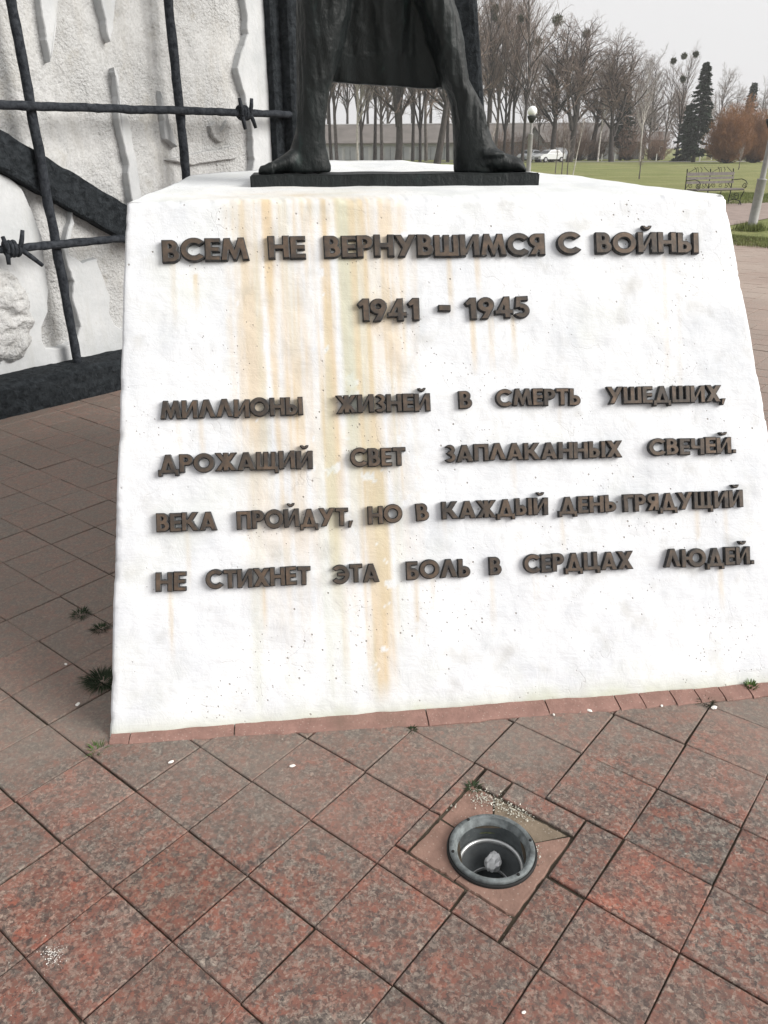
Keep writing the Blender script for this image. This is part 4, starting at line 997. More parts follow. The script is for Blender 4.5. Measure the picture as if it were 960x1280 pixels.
def crumple(name, c, s, seed, mat, **k):
    bm = bmesh.new(); bmesh.ops.create_icosphere(bm, subdivisions=3, radius=1)
    for v in bm.verts:
        n = mnoise.cell_vector(v.co * 2.3 + Vector((seed, 0, 0))) * .28 + Vector((1, 1, 1)) * mnoise.noise(v.co * 2 + Vector((seed, 3, 0))) * .3
        v.co = Vector((v.co.x * s[0], v.co.y * s[1], v.co.z * s[2])) + Vector((n.x * s[0], n.y * s[1], n.z * s[2]))
    return bmo(name, bm, mat, None)
q = gp(617, 1081, -.085); pa = crumple('crumpled_paper', q, (.021, .020, .024), 4, M_paper); pa.location = (q[0], q[1] + .008, -.094); pa.rotation_euler = (.2, .5, .9)
tag(pa, 'small crumpled piece of white paper lying inside the open ground light', 'paper')
# glass crumbs behind the light
def crumbs(name, spots, mat, smin, smax, label=None, cat=None, parent=None):
    v = []; f = []
    for (x, y, z) in spots:
        s = random.uniform(smin, smax); b = len(v); ps = [np.array([random.gauss(0, 1), random.gauss(0, 1), random.gauss(0, .6)]) for _ in range(4)]
        v += [np.array([x, y, z + s * .35]) + p / np.linalg.norm(p) * s * .6 for p in ps]; f += [[b, b + 1, b + 2], [b, b + 3, b + 1], [b + 1, b + 3, b + 2], [b, b + 2, b + 3]]
    o = pyd(name, v, f, mat); tag(o, label, cat, kind='stuff'); return o
sp = []
for _ in range(420):
    t = random.random(); px_, py_ = 590 + 72 * t + random.gauss(0, 5), 992 + 24 * t + random.gauss(0, 6); q = gp(px_, py_)
    if np.linalg.norm((q - LC)[:2]) > LR * 1.04: sp.append((q[0], q[1], -.008 + random.uniform(0, .006)))
for _ in range(60):
    q = gp(random.gauss(600, 12), random.gauss(985, 6)); sp.append((q[0], q[1], -.004))
for _ in range(26):
    q = gp(672 + random.gauss(0, 3), 1066 + random.gauss(0, 8)); sp.append((q[0], q[1], -.003))
for _ in range(10):
    q = gp(568 + random.gauss(0, 3), 1008 + random.gauss(0, 3)); sp.append((q[0], q[1], -.004))
crumbs('glass_crumbs', sp, M_glass, .0025, .0065, 'scatter of pale broken glass crumbs and grit along the back of the ground light', 'broken glass')
sp = []
for _ in range(520):
    px_, py_ = random.uniform(-60, 1020), random.uniform(870, 1300) ** 1.0; q = gp(px_, py_); sp.append((q[0], q[1], .001))
for _ in range(160):
    a = random.uniform(-.02, 2.15); q = pl(a, -random.uniform(.01, .16) * random.random(), .004 + .006); sp.append((q[0], q[1], .004))
crumbs('grit', sp, simple('pale_grit', (.42, .38, .33), .9, .3), .0012, .0034, 'fine pale grit scattered over the paving in front of the block', 'grit')
# flakes of white paint
for (x, y, s, lab) in ((97, 880, .016, 'white paint flake on the paving left of the bottom corner of the block'), (214, 952, .014, 'small white paint flake just below the strip near the left corner of the block'),
                       (366, 957, .014, 'white paint flake on the pinkish stone below the left half of the inscription'), (737, 888, .016, 'round white paint chip on the red stone beside the mortar strip'),
                       (692, 893, .009, 'tiny white chip left of the round paint chip by the mortar strip'), (827, 882, .010, 'white chip below the grooved right part of the mortar strip'),
                       (655, 1265, .008, 'tiny white chip on the stone near the bottom edge of the photo'), (893, 884, .020, 'flat pale stone chip by the weed near the right end of the strip'),
                       (950, 861, .018, 'white lump of plaster beside the weed at the far right of the strip'), (82, 830, .012, 'white speck of paint on the dark paving left of the block')):
    q = gp(x, y, .004); o = crumple('paint_flake', q, (s * .55, s * .34, s * .12), x, M_chip); o.location = (q[0], q[1], .004); o.rotation_euler = (0, 0, x * .37); tag(o, lab, 'paint flake')
sp = []
for _ in range(140):
    q = gp(random.gauss(66, 8), random.gauss(1193, 6)); sp.append((q[0], q[1], .0005))
crumbs('white_scuff', sp, M_chip, .0012, .0035, 'patch of white scrapings on the red stone at the lower left', 'scuff')

# ---------------------------------------------------------------- weeds
def tuft(q, n, h, spread, mat, label, flat=.6, wd=.0018):
    v = []; f = []; q = np.array(q)
    for _ in range(n):
        a = random.uniform(0, 2 * math.pi); l = h * random.uniform(.5, 1.1); r = random.random() ** .5 * spread * .4; d = np.array([math.cos(a), math.sin(a), 0]); p = d * r; s = np.array([-d[1], d[0], 0]) * wd
        fl = flat * random.uniform(.5, 1.3); b = len(v)
        for k in range(4):
            t = k / 3; c = p + d * l * fl * t + Zv * l * (t - .75 * t * t * fl) * (1.25 - .7 * fl); ww = (1 - t) * .9 + .1; v += [c - s * ww, c + s * ww]
        f += [[b, b + 1, b + 3, b + 2], [b + 2, b + 3, b + 5, b + 4], [b + 4, b + 5, b + 7, b + 6]]
    o = pyd('weed_tuft', v, f, mat); o.location = tuple(map(float, q)); return tag(o, label, 'weed')
tuft(gp(128, 852), 340, .050, .10, M_weed, 'largest dark weed tuft hugging the left side of the block', .95)
tuft(gp(101, 768), 90, .028, .07, M_weed, 'dark weed tuft farthest to the left of the block', .95)
tuft(gp(126, 786), 90, .028, .06, M_weed, 'dark weed tuft against the block above the largest tuft', .95)
tuft(gp(121, 938, 0), 30, .03, .06, M_weed2, 'flat mossy tuft at the bottom left corner of the block', .9)
tuft(gp(938, 861), 60, .035, .03, M_weed2, 'fresh green weed at the right end of the mortar strip', .5, .004)
tuft(gp(882, 878), 50, .022, .05, M_weed, 'low dark weed in the joint below the right part of the strip', .9)
tuft(gp(515, 912), 40, .016, .03, M_weed, 'tiny moss tuft in the joint touching the strip above the ground light', .9)
tuft(gp(592, 984), 60, .018, .04, M_weed, 'moss tuft in the gap behind the ground light', .9)

HAZE = True

# ---------------------------------------------------------------- trees
def bark(name, c, sc=3.): return simple(name, c, .95, .35, sc, .03)
M_bark = bark('dark_bark', (.048, .041, .037)); M_bark2 = bark('grey_bark', (.12, .105, .095)); M_twig = simple('bare_twigs', (.185, .138, .112), .95, .3, 1.)
M_twigp = simple('pale_bare_twigs', (.27, .235, .215), .95, .3, 1.); M_birch = simple('white_birch_bark', (.50, .47, .43), .9, .35, 6)
M_willow = simple('orange_willow_shoots', (.235, .115, .052), .9, .35, .8); M_brownt = simple('reddish_thicket_shoots', (.19, .125, .095), .9, .3, .8)
M_needle = simple('dark_conifer_needles', (.026, .040, .026), .95, .4, 1.2); M_mist = simple('mistletoe', (.085, .09, .055), .95, .4, 1.5)
class Segs:
    def __init__(s): s.a = []; s.b = []; s.ra = []; s.rb = []
    def add(s, a, b, ra, rb): s.a.append(a); s.b.append(b); s.ra.append(ra); s.rb.append(rb)
    def mesh(s, name, n=3):
        A, Bv = np.array(s.a), np.array(s.b); ra, rb = np.array(s.ra)[:, None], np.array(s.rb)[:, None]
        d = Bv - A; d /= np.maximum(np.linalg.norm(d, axis=1, keepdims=True), 1e-9); up = np.where(np.abs(d[:, 2:3]) < .9, [[0, 0, 1.]], [[1., 0, 0]])
        u = np.cross(d, up); u /= np.linalg.norm(u, axis=1, keepdims=True); w_ = np.cross(d, u); V = []
        for k in range(n):
            t = 2 * math.pi * k / n; o = u * math.cos(t) + w_ * math.sin(t); V.append(A + o * ra)
        for k in range(n):
            t = 2 * math.pi * k / n; o = u * math.cos(t) + w_ * math.sin(t); V.append(Bv + o * rb)
        V = np.stack(V, 1).reshape(-1, 3); m = len(A); base = (np.arange(m) * 2 * n)[:, None]
        F = np.concatenate([base + np.array([[k, (k + 1) % n, n + (k + 1) % n, n + k]]) for k in range(n)], 0)
        me = bpy.data.meshes.new(name); me.vertices.add(len(V)); me.vertices.foreach_set('co', V.astype(np.float32).ravel())
        me.loops.add(F.size); me.loops.foreach_set('vertex_index', F.astype(np.int32).ravel()); me.polygons.add(len(F))
        me.polygons.foreach_set('loop_start', np.arange(0, F.size, 4, dtype=np.int32)); me.update(calc_edges=True); me.validate(); return me
def norm(v): return v / max(1e-9, np.linalg.norm(v))
def grow_tree(seed, Ht=18., r0=.32, first=.3, spread=1., up=.25, counts=(22, 7, 6, 3), wand=.06, fork=False, droop=0.):
    rg = np.random.default_rng(seed); T = Segs(); C = Segs(); ns = (12, 6, 3, 2)
    def g(p, d, L, r, lv, rend):
        n = ns[lv]; pts = [p]; dirs = [d]; rs = [r]
        for i in range(n):
            d = norm(d + rg.normal(0, wand * (.45 + lv * 1.2), 3) + np.array([0, 0, (up * .12 if lv else .03) - droop * (lv > 1) * .2])); p = p + d * L / n
            pts.append(p); dirs.append(d); rs.append(r + (rend - r) * (i + 1) / n)
        tgt = T if lv < 2 else C
        for i in range(n): tgt.add(pts[i], pts[i + 1], rs[i], rs[i + 1])
        if lv >= 3: return
        m = counts[lv]
        for k in range(m):
            t = (first + (1 - first) * (k + rg.random()) / m) if lv == 0 else (.15 + .85 * (k + rg.random()) / m)
            t = min(t, .995); i = int(t * n); q = pts[i] + (pts[i + 1] - pts[i]) * (t * n - i); dd = dirs[i]
            az = rg.random() * 2 * math.pi; x = norm(np.cross(dd, [0.3, .2, 1] if abs(dd[2]) < .9 else [1, 0, 0])); y = np.cross(dd, x)
            ang = (rg.uniform(.45, .95) if lv == 0 else rg.uniform(.35, .9)) * spread; nd = norm(dd * math.cos(ang) + (x * math.cos(az) + y * math.sin(az)) * math.sin(ang) + np.array([0, 0, up * .5]))
            ll = L * ((.42 * (1 - .65 * (t - first) / (1 - first)) if lv == 0 else .5 * (1 - .4 * t)) * rg.uniform(.7, 1.25))
            rr = max(.009, min(rs[i] * .62, r * (.42 if lv == 0 else .5) * (1.1 - .5 * t))); g(q, nd, ll, rr, lv + 1, max(.005, rr * .3))
    g(np.array([0., 0, -.3]), norm(np.array([rg.normal(0, .03), rg.normal(0, .03), 1])), Ht * .92, r0, 0, .03)
    if fork:
        for s_ in (-1, 1):
            k = Ht * rg.uniform(.12, .3); g(np.array([0, 0, k]), norm(np.array([s_ * .22, rg.normal(0, .15), 1])), Ht * .68, r0 * .6, 0, .03)
    return T, C
def make_tree(name, seed, mt, mc, label, cat='tree', **kw):
    T, C = grow_tree(seed, **kw); o = empty(name, (0, 0, 0))
    t = mobj('trunk', T.mesh('trunk', 5), mt, o, world=False); c = mobj('crown', C.mesh('crown', 3), mc, o, world=False); o['label'] = label; o['category'] = cat; return o
PROTO = {
 'tall': make_tree('bare_tree', 11, M_bark, M_twig, 'x', Ht=22, r0=.30, first=.30, spread=.85, up=.26, counts=(30, 8, 7)),
 'tall2': make_tree('bare_tree', 12, M_bark2, M_twig, 'x', Ht=22, r0=.30, first=.25, spread=.9, up=.22, counts=(28, 8, 6), fork=False),
 'tall3': make_tree('bare_tree', 19, M_bark, M_twig, 'x', Ht=22, r0=.28, first=.25, spread=.75, up=.28, counts=(22, 8, 7), fork=True),
 'wide': make_tree('bare_tree', 13, M_bark, M_twig, 'x', Ht=18, r0=.50, first=.3, spread=1.1, up=.16, counts=(24, 9, 8), wand=.11, fork=True),
 'wide2': make_tree('bare_tree', 14, M_bark, M_twig, 'x', Ht=18, r0=.46, first=.28, spread=1.15, up=.16, counts=(34, 9, 9), wand=.11),
 'birch': make_tree('birch_tree', 15, M_birch, M_twigp, 'x', Ht=16, r0=.16, first=.3, spread=.75, up=.3, counts=(30, 9, 8), droop=.5),
 'pale': make_tree('bare_tree', 16, M_bark2, M_twigp, 'x', Ht=16, r0=.22, first=.2, spread=1., up=.2, counts=(36, 9, 9), wand=.1),
}
KH = dict(tall=22, tall2=22, tall3=22, wide=18, wide2=18, birch=16, pale=16)
first_used = set()
def put_tree(kind, x, D, ytop, label, group, rz=None, wx=1.):
    o = PROTO[kind]
    if kind in first_used: o = copytree(o)
    first_used.add(kind)
    p = atd(x, D, -.03); o.location = tuple(p); hgt = topz(ytop, D, x); s = hgt / KH[kind]
    o.scale = (s * wx, s * wx, s); o.rotation_euler = (0, 0, rz if rz is not None else random.uniform(0, 6.28)); o['label'] = label; o['group'] = group
    return o
GT = 'bare trees along the far edge of the lawn'
tl_ = [('tall', 414, 118, -45, 'bare tree close by the left leg of the statue, left of a twin trunk'), ('tall2', 421, 121, -60, 'slim bare tree, second trunk right of the left leg of the statue'),
       ('birch', 447, 108, 20, 'thin pale trunked tree seen under the coat hem, third from the left leg'), ('tall3', 452, 116, -50, 'forked bare tree under the left part of the coat hem'),
       ('tall', 468, 124, -55, 'straight bare tree left of the thick forked one under the coat'), ('tall2', 477, 118, -40, 'bare tree just left of the thick forked tree under the coat'),
       ('wide', 497, 104, -20, 'thick dark forked tree in the middle of the gap between the statue legs'), ('tall', 516, 126, -60, 'thin bare tree right of the thick forked tree between the legs'),
       ('tall3', 525, 120, -40, 'bare tree in the right half of the gap between the statue legs'), ('tall2', 533, 128, -50, 'thin far tree left of the very thick trunk by the right leg'),
       ('wide2', 546, 102, -30, 'very thick dark trunk just left of the right leg of the statue'), ('tall', 560, 118, -50, 'leaning bare tree touching the right leg of the statue'),
       ('tall2', 585, 122, -40, 'bare tree mostly hidden behind the right leg of the statue'), ('tall', 609, 112, -35, 'bare tree nearest to the black pillar on its right'),
       ('tall2', 619, 114, -30, 'slender bare tree carrying round mistletoe, second right of the pillar'), ('tall3', 630, 120, -25, 'forked bare tree over the boot of the statue'),
       ('tall', 641, 116, -30, 'dark bare tree left of the lamp with the white globe'), ('tall', 653, 110, -40, 'thick dark straight trunk just left of the white globe lamp'),
       ('tall2', 673, 128, 62, 'slim bare tree right behind the white globe lamp'), ('wide2', 690, 112, 22, 'gnarled dark tree with a big mistletoe ball, right of the globe lamp'),
       ('wide', 712, 113, 14, 'large bare tree with spreading crooked limbs right of the mistletoe tree'), ('wide2', 738, 128, 38, 'bare tree whose rounded crown slopes down towards the open sky'),
       ('birch', 748, 118, 60, 'pale leaning birch left of the dark wide tree'), ('wide', 765, 116, 48, 'dark wide bare tree with the blackest base in the middle of the row'),
       ('pale', 787, 132, 72, 'pale fine twigged tree left of the pinkish house'), ('birch', 801, 124, 78, 'birch in front of the pinkish house'), ('pale', 812, 136, 66, 'pale tree behind the birch by the pinkish house'),
       ('tall2', 829, 134, 72, 'bare tree between the pinkish house and the spruce'), ('tall', 846, 128, 62, 'dark bare tree with mistletoe balls just left of the spruce'),
       ('birch', 876, 118, 110, 'white stemmed birch right of the spruce'), ('pale', 890, 150, 86, 'grey crowned tree between the spruce and the willow bush'), ('pale', 915, 160, 108, 'pale tree behind the left willow bush'),
       ('pale', 945, 158, 102, 'pale tree behind the lamp post on the right'), ('wide2', 962, 150, 112, 'bare tree behind the lamp post at the right edge'), ('tall2', 1000, 140, 90, 'bare tree beyond the right edge of the lawn')]
for k, x, D, yt, lab in tl_: put_tree(k, x, D, yt, lab, GT, wx=.85 if k.startswith('tall') else 1.)
GT2 = 'trees of the farther row behind the long building'
for i in range(24):
    x = 380 + i * 26 + random.uniform(-6, 6); k = random.choice(['tall', 'tall2', 'wide2', 'pale', 'tall3'])
    yt = (-20 if x < 650 else (20 + (x - 650) * .38)) + random.uniform(0, 35)
    if x > 850: yt = max(yt, 108)
    put_tree(k, x, random.uniform(165, 200), yt, 'bare tree of the hazy farther row behind the long building', GT2)
# thickets of reddish shoots and the orange willows
def bush(name, x, D, wpx, ytop, mat, n, label, group, seed, trunk=True):
    rg = np.random.default_rng(seed); R = wpx / 2 / 1190 * D * 1.1; Hh = topz(ytop, D, x); S = Segs(); K = Segs()
    for i in range(n):
        a = rg.random() * 6.283; e = rg.uniform(.05, 1.0) ** .8; rr = R * e; d = np.array([math.cos(a), math.sin(a)]); p = np.array([d[0] * R * .1, d[1] * R * .1, Hh * .05 * rg.random()]); hh = Hh * (math.sqrt(max(.02, 1 - (e * .93) ** 2)) * rg.uniform(.55, 1.03)); m = 5
        for k in range(m):
            t = (k + 1) / m; q = np.array([d[0] * rr * t ** .75, d[1] * rr * t ** .75, hh * (t ** 1.1)]) + rg.normal(0, .04 * R, 3); (K if k == 0 else S).add(p, q, .022 * (1.25 - t) * R / 2.5 + .006, .020 * (1.05 - t) * R / 2.5 + .006)
            if k > 0:
                for _ in range(5):
                    w_ = q + norm(np.array([d[0] * .5, d[1] * .5, .8]) + rg.normal(0, .6, 3)) * R * rg.uniform(.08, .25); S.add(q, w_, .011, .006)
            p = q
    o = empty(name, atd(x, D, -.03), label=label, cat='bush', group=group)
    mobj('stems', K.mesh('stems', 4), M_bark, o, world=False); mobj('shoots', S.mesh('shoots', 3), mat, o, world=False); return o
bush('willow_bush', 910, 104, 56, 133, M_willow, 900, 'round orange brown willow bush, the left and fuller one', 'orange willow bushes', 1)
bush('willow_bush', 944, 108, 52, 140, M_willow, 700, 'orange brown willow bush behind the right lamp post', 'orange willow bushes', 2)
bush('willow_bush', 927, 122, 30, 119, M_willow, 500, 'tallest orange willow rising between the two round bushes', 'orange willow bushes', 3)
for i, (x, yt, lab) in enumerate(((626, 150, 'reddish thicket behind the boot of the statue'), (700, 135, 'reddish thicket right of the globe lamp'), (725, 130, 'reddish thicket left of the dark wide tree'), (785, 140, 'reddish thicket right of the dark wide tree'), (820, 150, 'reddish thicket in front of the pinkish house'), (745, 150, 'reddish thicket behind the leaning birch'), (660, 160, 'low thicket behind the globe lamp post'))):
    bush('shrub_thicket', x, 124 + i, 50, yt + 8, M_brownt, 110, lab, 'reddish thickets under the trees', 20 + i)
# conifers
def conifer(x, D, ytop, wpx, label, seed, base=.06):
    rg = np.random.default_rng(seed); Hh = topz(ytop, D, x); R = wpx / 2 / 1190 * D; T = Segs(); v = []; f = []
    T.add(np.array([0, 0, -.2]), np.array([0, 0, Hh * .97]), .28, .03); n = int(Hh * 16)
    for i in range(n):
        t = base + (1 - base) * (i + rg.random()) / n; z = Hh * t; L = R * ((1 - t) ** .8) * rg.uniform(.6, 1.18) + .15; a = rg.random() * 6.283; d = np.array([math.cos(a), math.sin(a), 0]); s = np.array([-d[1], d[0], 0])
        T.add(np.array([0, 0, z]), d * L + np.array([0, 0, z - L * .25]), .03, .01)
        for k in range(30):
            u = .12 + .88 * rg.random(); c = d * L * u + np.array([0, 0, z - L * .28 * u + .1 * u * u * L]) + s * rg.normal(0, .16 * L * (1.1 - u)); e = norm(d * .8 + s * rg.normal(0, .8) + Zv * rg.normal(-.25, .35)); l = rg.uniform(.22, .5); g = norm(np.cross(e, rg.normal(0, 1, 3))) * .15
            b = len(v); v += [c - g, c + g, c + e * l]; f.append([b, b + 1, b + 2])
    o = empty('conifer_tree', atd(x, D, -.03), label=label, cat='tree', group='conifers in the far row')
    mobj('trunk', T.mesh('trunk', 4), M_bark, o, world=False); me = bpy.data.meshes.new('crown'); me.from_pydata([tuple(map(float, p)) for p in v], [], f); mobj('crown', me, M_needle, o, world=False)
conifer(868, 112, 78, 44, 'tall dark pointed spruce, the darkest tree at the far side of the lawn', 5, .08)
conifer(855, 118, 130, 30, 'lower dark spruce leaning against the left side of the tallest spruce', 6, .03)
conifer(776, 128, 105, 40, 'loose dark pine behind the dark wide tree', 7, .2)
conifer(929, 150, 104, 30, 'small pointed spruce rising behind the orange willows', 8)
conifer(966, 130, 140, 30, 'dark spruce behind the right lamp post', 9)
# mistletoe balls hanging in the crowns
for (x, y, D, r, lab) in ((619, 11, 113, .75, 'topmost mistletoe ball in the slender tree near the pillar'), (619, 22, 113, .6, 'mistletoe ball below the topmost one near the pillar'), (697, 25, 111, 1.0, 'large dark mistletoe ball in the gnarled tree'), (733, 42, 118, .8, 'mistletoe ball in the sloping crown right of the large limbs'), (673, 52, 116, .7, 'blurred mistletoe ball above the globe lamp'),
                       (651, 23, 110, .55, 'mistletoe ball in the thick straight tree'), (855, 70, 127, .55, 'mistletoe ball beside the top of the spruce'), (842, 76, 127, .55, 'mistletoe ball left of the spruce top'), (854, 99, 127, .6, 'lower mistletoe ball by the spruce'), (870, 68, 112, .4, 'mistletoe ball on a thin twig above the spruce tip')):
    d = ray(x, y); p = O3 + d / np.linalg.norm(d[:2]) * D; v = []; f = []
    for _ in range(420):
        q = RNG.normal(0, 1, 3); q = q / np.linalg.norm(q) * r * .58 * random.random() ** .6; e = norm(q + RNG.normal(0, .3, 3)) * .28; g = norm(np.cross(e, RNG.normal(0, 1, 3))) * .06; b = len(v); v += [q - g, q + g, q + e]; f.append([b, b + 1, b + 2])
    o = pyd('mistletoe_ball', v, f, M_mist); o.location = tuple(map(float, p)); tag(o, lab, 'mistletoe', 'mistletoe balls in the bare crowns')
# saplings on the lawn
for i, (x, yb, yt, lean, lab) in enumerate(((694, 217, 162, 0, 'young tree left of the three on the lawn above the boot'), (702, 218, 160, .02, 'second young tree on the lawn right of the globe lamp'), (709, 219, 175, 0, 'thinnest young tree on the lawn right of the globe lamp'),
                                    (716, 219, 150, .12, 'leaning pale stemmed young tree on the lawn'), (799, 224, 182, 0, 'lone young tree on the lawn left of the bench'), (923, 212, 190, 0, 'thin young tree behind the bench'), (604, 215, 150, .25, 'white stemmed sapling leaning out behind the boot'))):
    g0 = gp(x, yb, -.03); D = np.linalg.norm(g0[:2]); Hh = topz(yt, D, x); rg = np.random.default_rng(50 + i); T = Segs(); C = Segs(); p = np.array([0, 0, 0.]); n = 8; pts = [p]
    for k in range(n): p = p + np.array([lean * Hh / n + rg.normal(0, .012), rg.normal(0, .015), Hh / n]); pts.append(p)
    for k in range(n): T.add(pts[k], pts[k + 1], .035 * (1 - k / n) + .008, .035 * (1 - (k + 1) / n) + .008)
    for k in range(26):
        t = rg.uniform(.35, 1) * n; j = min(n - 1, int(t)); q = pts[j] + (pts[j + 1] - pts[j]) * (t - j); d = norm(np.array([rg.normal(0, .5), rg.normal(0, .5), 1])); L = rg.uniform(.2, .7); C.add(q, q + d * L, .009, .004)
        for _ in range(3): C.add(q + d * L * rg.random(), q + d * L * rg.random() + norm(rg.normal(0, 1, 3) + np.array([0, 0, .8])) * L * .5, .006, .003)
    o = empty('young_tree', g0, label=lab, cat='tree', group='young trees on the lawn'); mobj('trunk', T.mesh('trunk', 5), M_birch if i in (3, 6) else M_bark2, o, world=False); mobj('crown', C.mesh('crown', 3), M_twigp, o, world=False)
# white marker stakes at the far edge of the lawn
M_white = simple('white_paint', (.72, .72, .70), .6, .08)
sx = [(677, 201), (707, 201.5), (741, 200.5), (752, 201), (768, 201), (783, 200.5), (820, 201), (889, 200), (935, 200)]
for i, (x, y) in enumerate(sx):
    q = gp(x, y, -.03); bm = bmesh.new(); tube(bm, [(0, 0, 0), (0, 0, .9)], [.06, .05], 6); o = bmo('marker_stake', bm, M_white, None); o.location = tuple(map(float, q)); tag(o, 'short white stake in the row at the far edge of the lawn', 'stake', 'white stakes at the far edge of the lawn')

# ---------------------------------------------------------------- far buildings
M_wallw = simple('pale_grey_wall', (.40, .40, .41), .9, .12, .6, rnd=False); M_roof = simple('grey_sheet_roof', (.15, .135, .125), .8, .2, .5, rnd=False); M_ridge = simple('pale_ridge_capping', (.62, .62, .62), .6, .1)
M_pink = simple('pinkish_render', (.46, .33, .26), .9, .12, .7, rnd=False); M_dark = simple('dark_glass', (.03, .034, .038), .2, .2, 2, 0, .6); M_yel = simple('yellowish_shed_boards', (.42, .36, .22), .9, .15, 1.)
M_door = simple('grey_garage_door', (.30, .31, .33), .8, .12, 1.)
def housebox(name, x0, x1, D, yeave, yridge, mats, label, depth=9., doors=0, gable=False, windows=0):
    P0, P1 = atd(x0, D), atd(x1, D); ax = (P1 - P0); W = float(np.linalg.norm(ax)); rz = math.atan2(ax[1], ax[0]); ze = topz(yeave, D, (x0 + x1) / 2); zr = topz(yridge, D + depth / 2, (x0 + x1) / 2)
    o = empty(name, P0, rz, label=label, cat='building')
    bm = bmesh.new(); box(bm, (W / 2, depth / 2, ze / 2 - .2), (W, depth, ze + .4))
    if gable:
        for y in (0.0, depth):
            vv = [bm.verts.new(p) for p in ((0, y, ze), (W, y, ze), (W / 2, y, zr - .1))]; bm.faces.new(vv)
    bmo('wall', bm, mats[0], o, world=False)
    bm = bmesh.new(); e = .35
    if not gable: prof = [(-e, ze - .1), (depth / 2, zr), (depth + e, ze - .1), (depth + e, ze + .08), (depth / 2, zr + .2), (-e, ze + .08)]; A = [bm.verts.new((-e, a, b)) for a, b in prof]; Bq = [bm.verts.new((W + e, a, b)) for a, b in prof]
    else: prof = [(-e, ze - .25), (W / 2, zr), (W + e, ze - .25), (W + e, ze - .05), (W / 2, zr + .22), (-e, ze - .05)]; A = [bm.verts.new((a, -e, b)) for a, b in prof]; Bq = [bm.verts.new((a, depth + e, b)) for a, b in prof]
    for k in range(6): bm.faces.new((A[k], A[(k + 1) % 6], Bq[(k + 1) % 6], Bq[k]))
    bm.faces.new(A[::-1]); bm.faces.new(Bq); bmesh.ops.recalc_face_normals(bm, faces=bm.faces); rf = bmo('roof', bm, mats[1], o, world=False)
    if not gable: bm = bmesh.new(); box(bm, (W / 2, depth / 2, zr + .22), (W, .5, .12)); bmo('ridge_capping', bm, M_ridge, rf, world=False)
    for k in range(doors):
        w_ = W / doors; bm = bmesh.new(); box(bm, (w_ * (k + .5), -.03, ze * .40), (w_ * .74, .08, ze * .78)); d_ = bmo('garage_door', bm, M_door, o, world=False)
        bm = bmesh.new(); box(bm, (w_ * (k + .5), -.085, ze * .40), (.05, .03, ze * .78)); bmo('door_seam', bm, M_dark, d_, world=False)
    for k in range(windows):
        w_ = W / windows; bm = bmesh.new(); box(bm, (w_ * (k + .5), -.03, ze * .55), (w_ * .5, .08, ze * .3)); f_ = bmo('window', bm, M_white, o, world=False)
        for s_ in (-1, 1): bm = bmesh.new(); box(bm, (w_ * (k + .5 + s_ * .11), -.08, ze * .55), (w_ * .19, .03, ze * .25)); bmo('pane', bm, M_dark, f_, world=False)
    return o
housebox('long_garage_building', 330, 806, 142, 179, 157, (M_wallw, M_roof), 'long low building with grey roof and pale walls behind the row of trees', 14., doors=28)
housebox('small_gabled_house', 656, 677, 136, 176, 160, (M_wallw, M_roof), 'small gabled pale house behind the globe lamp', 6., gable=True, windows=1)
housebox('pinkish_house', 811, 832, 140, 176, 166, (M_pink, M_roof), 'small pinkish house between the birches', 7., windows=2)
housebox('yellowish_shed', 884, 902, 138, 188, 184, (M_yel, M_roof), 'low yellowish shed left of the willow bush', 4.)
# track where the cars stand
tp0, tp1 = atd(380, 116), atd(960, 116); tp2, tp3 = atd(960, 122), atd(380, 122)
sheet('far_road', [tp0, tp1, tp2, tp3], -.02, simple('pale_grey_road', (.24, .23, .22), .9, .15, .6, rnd=False))

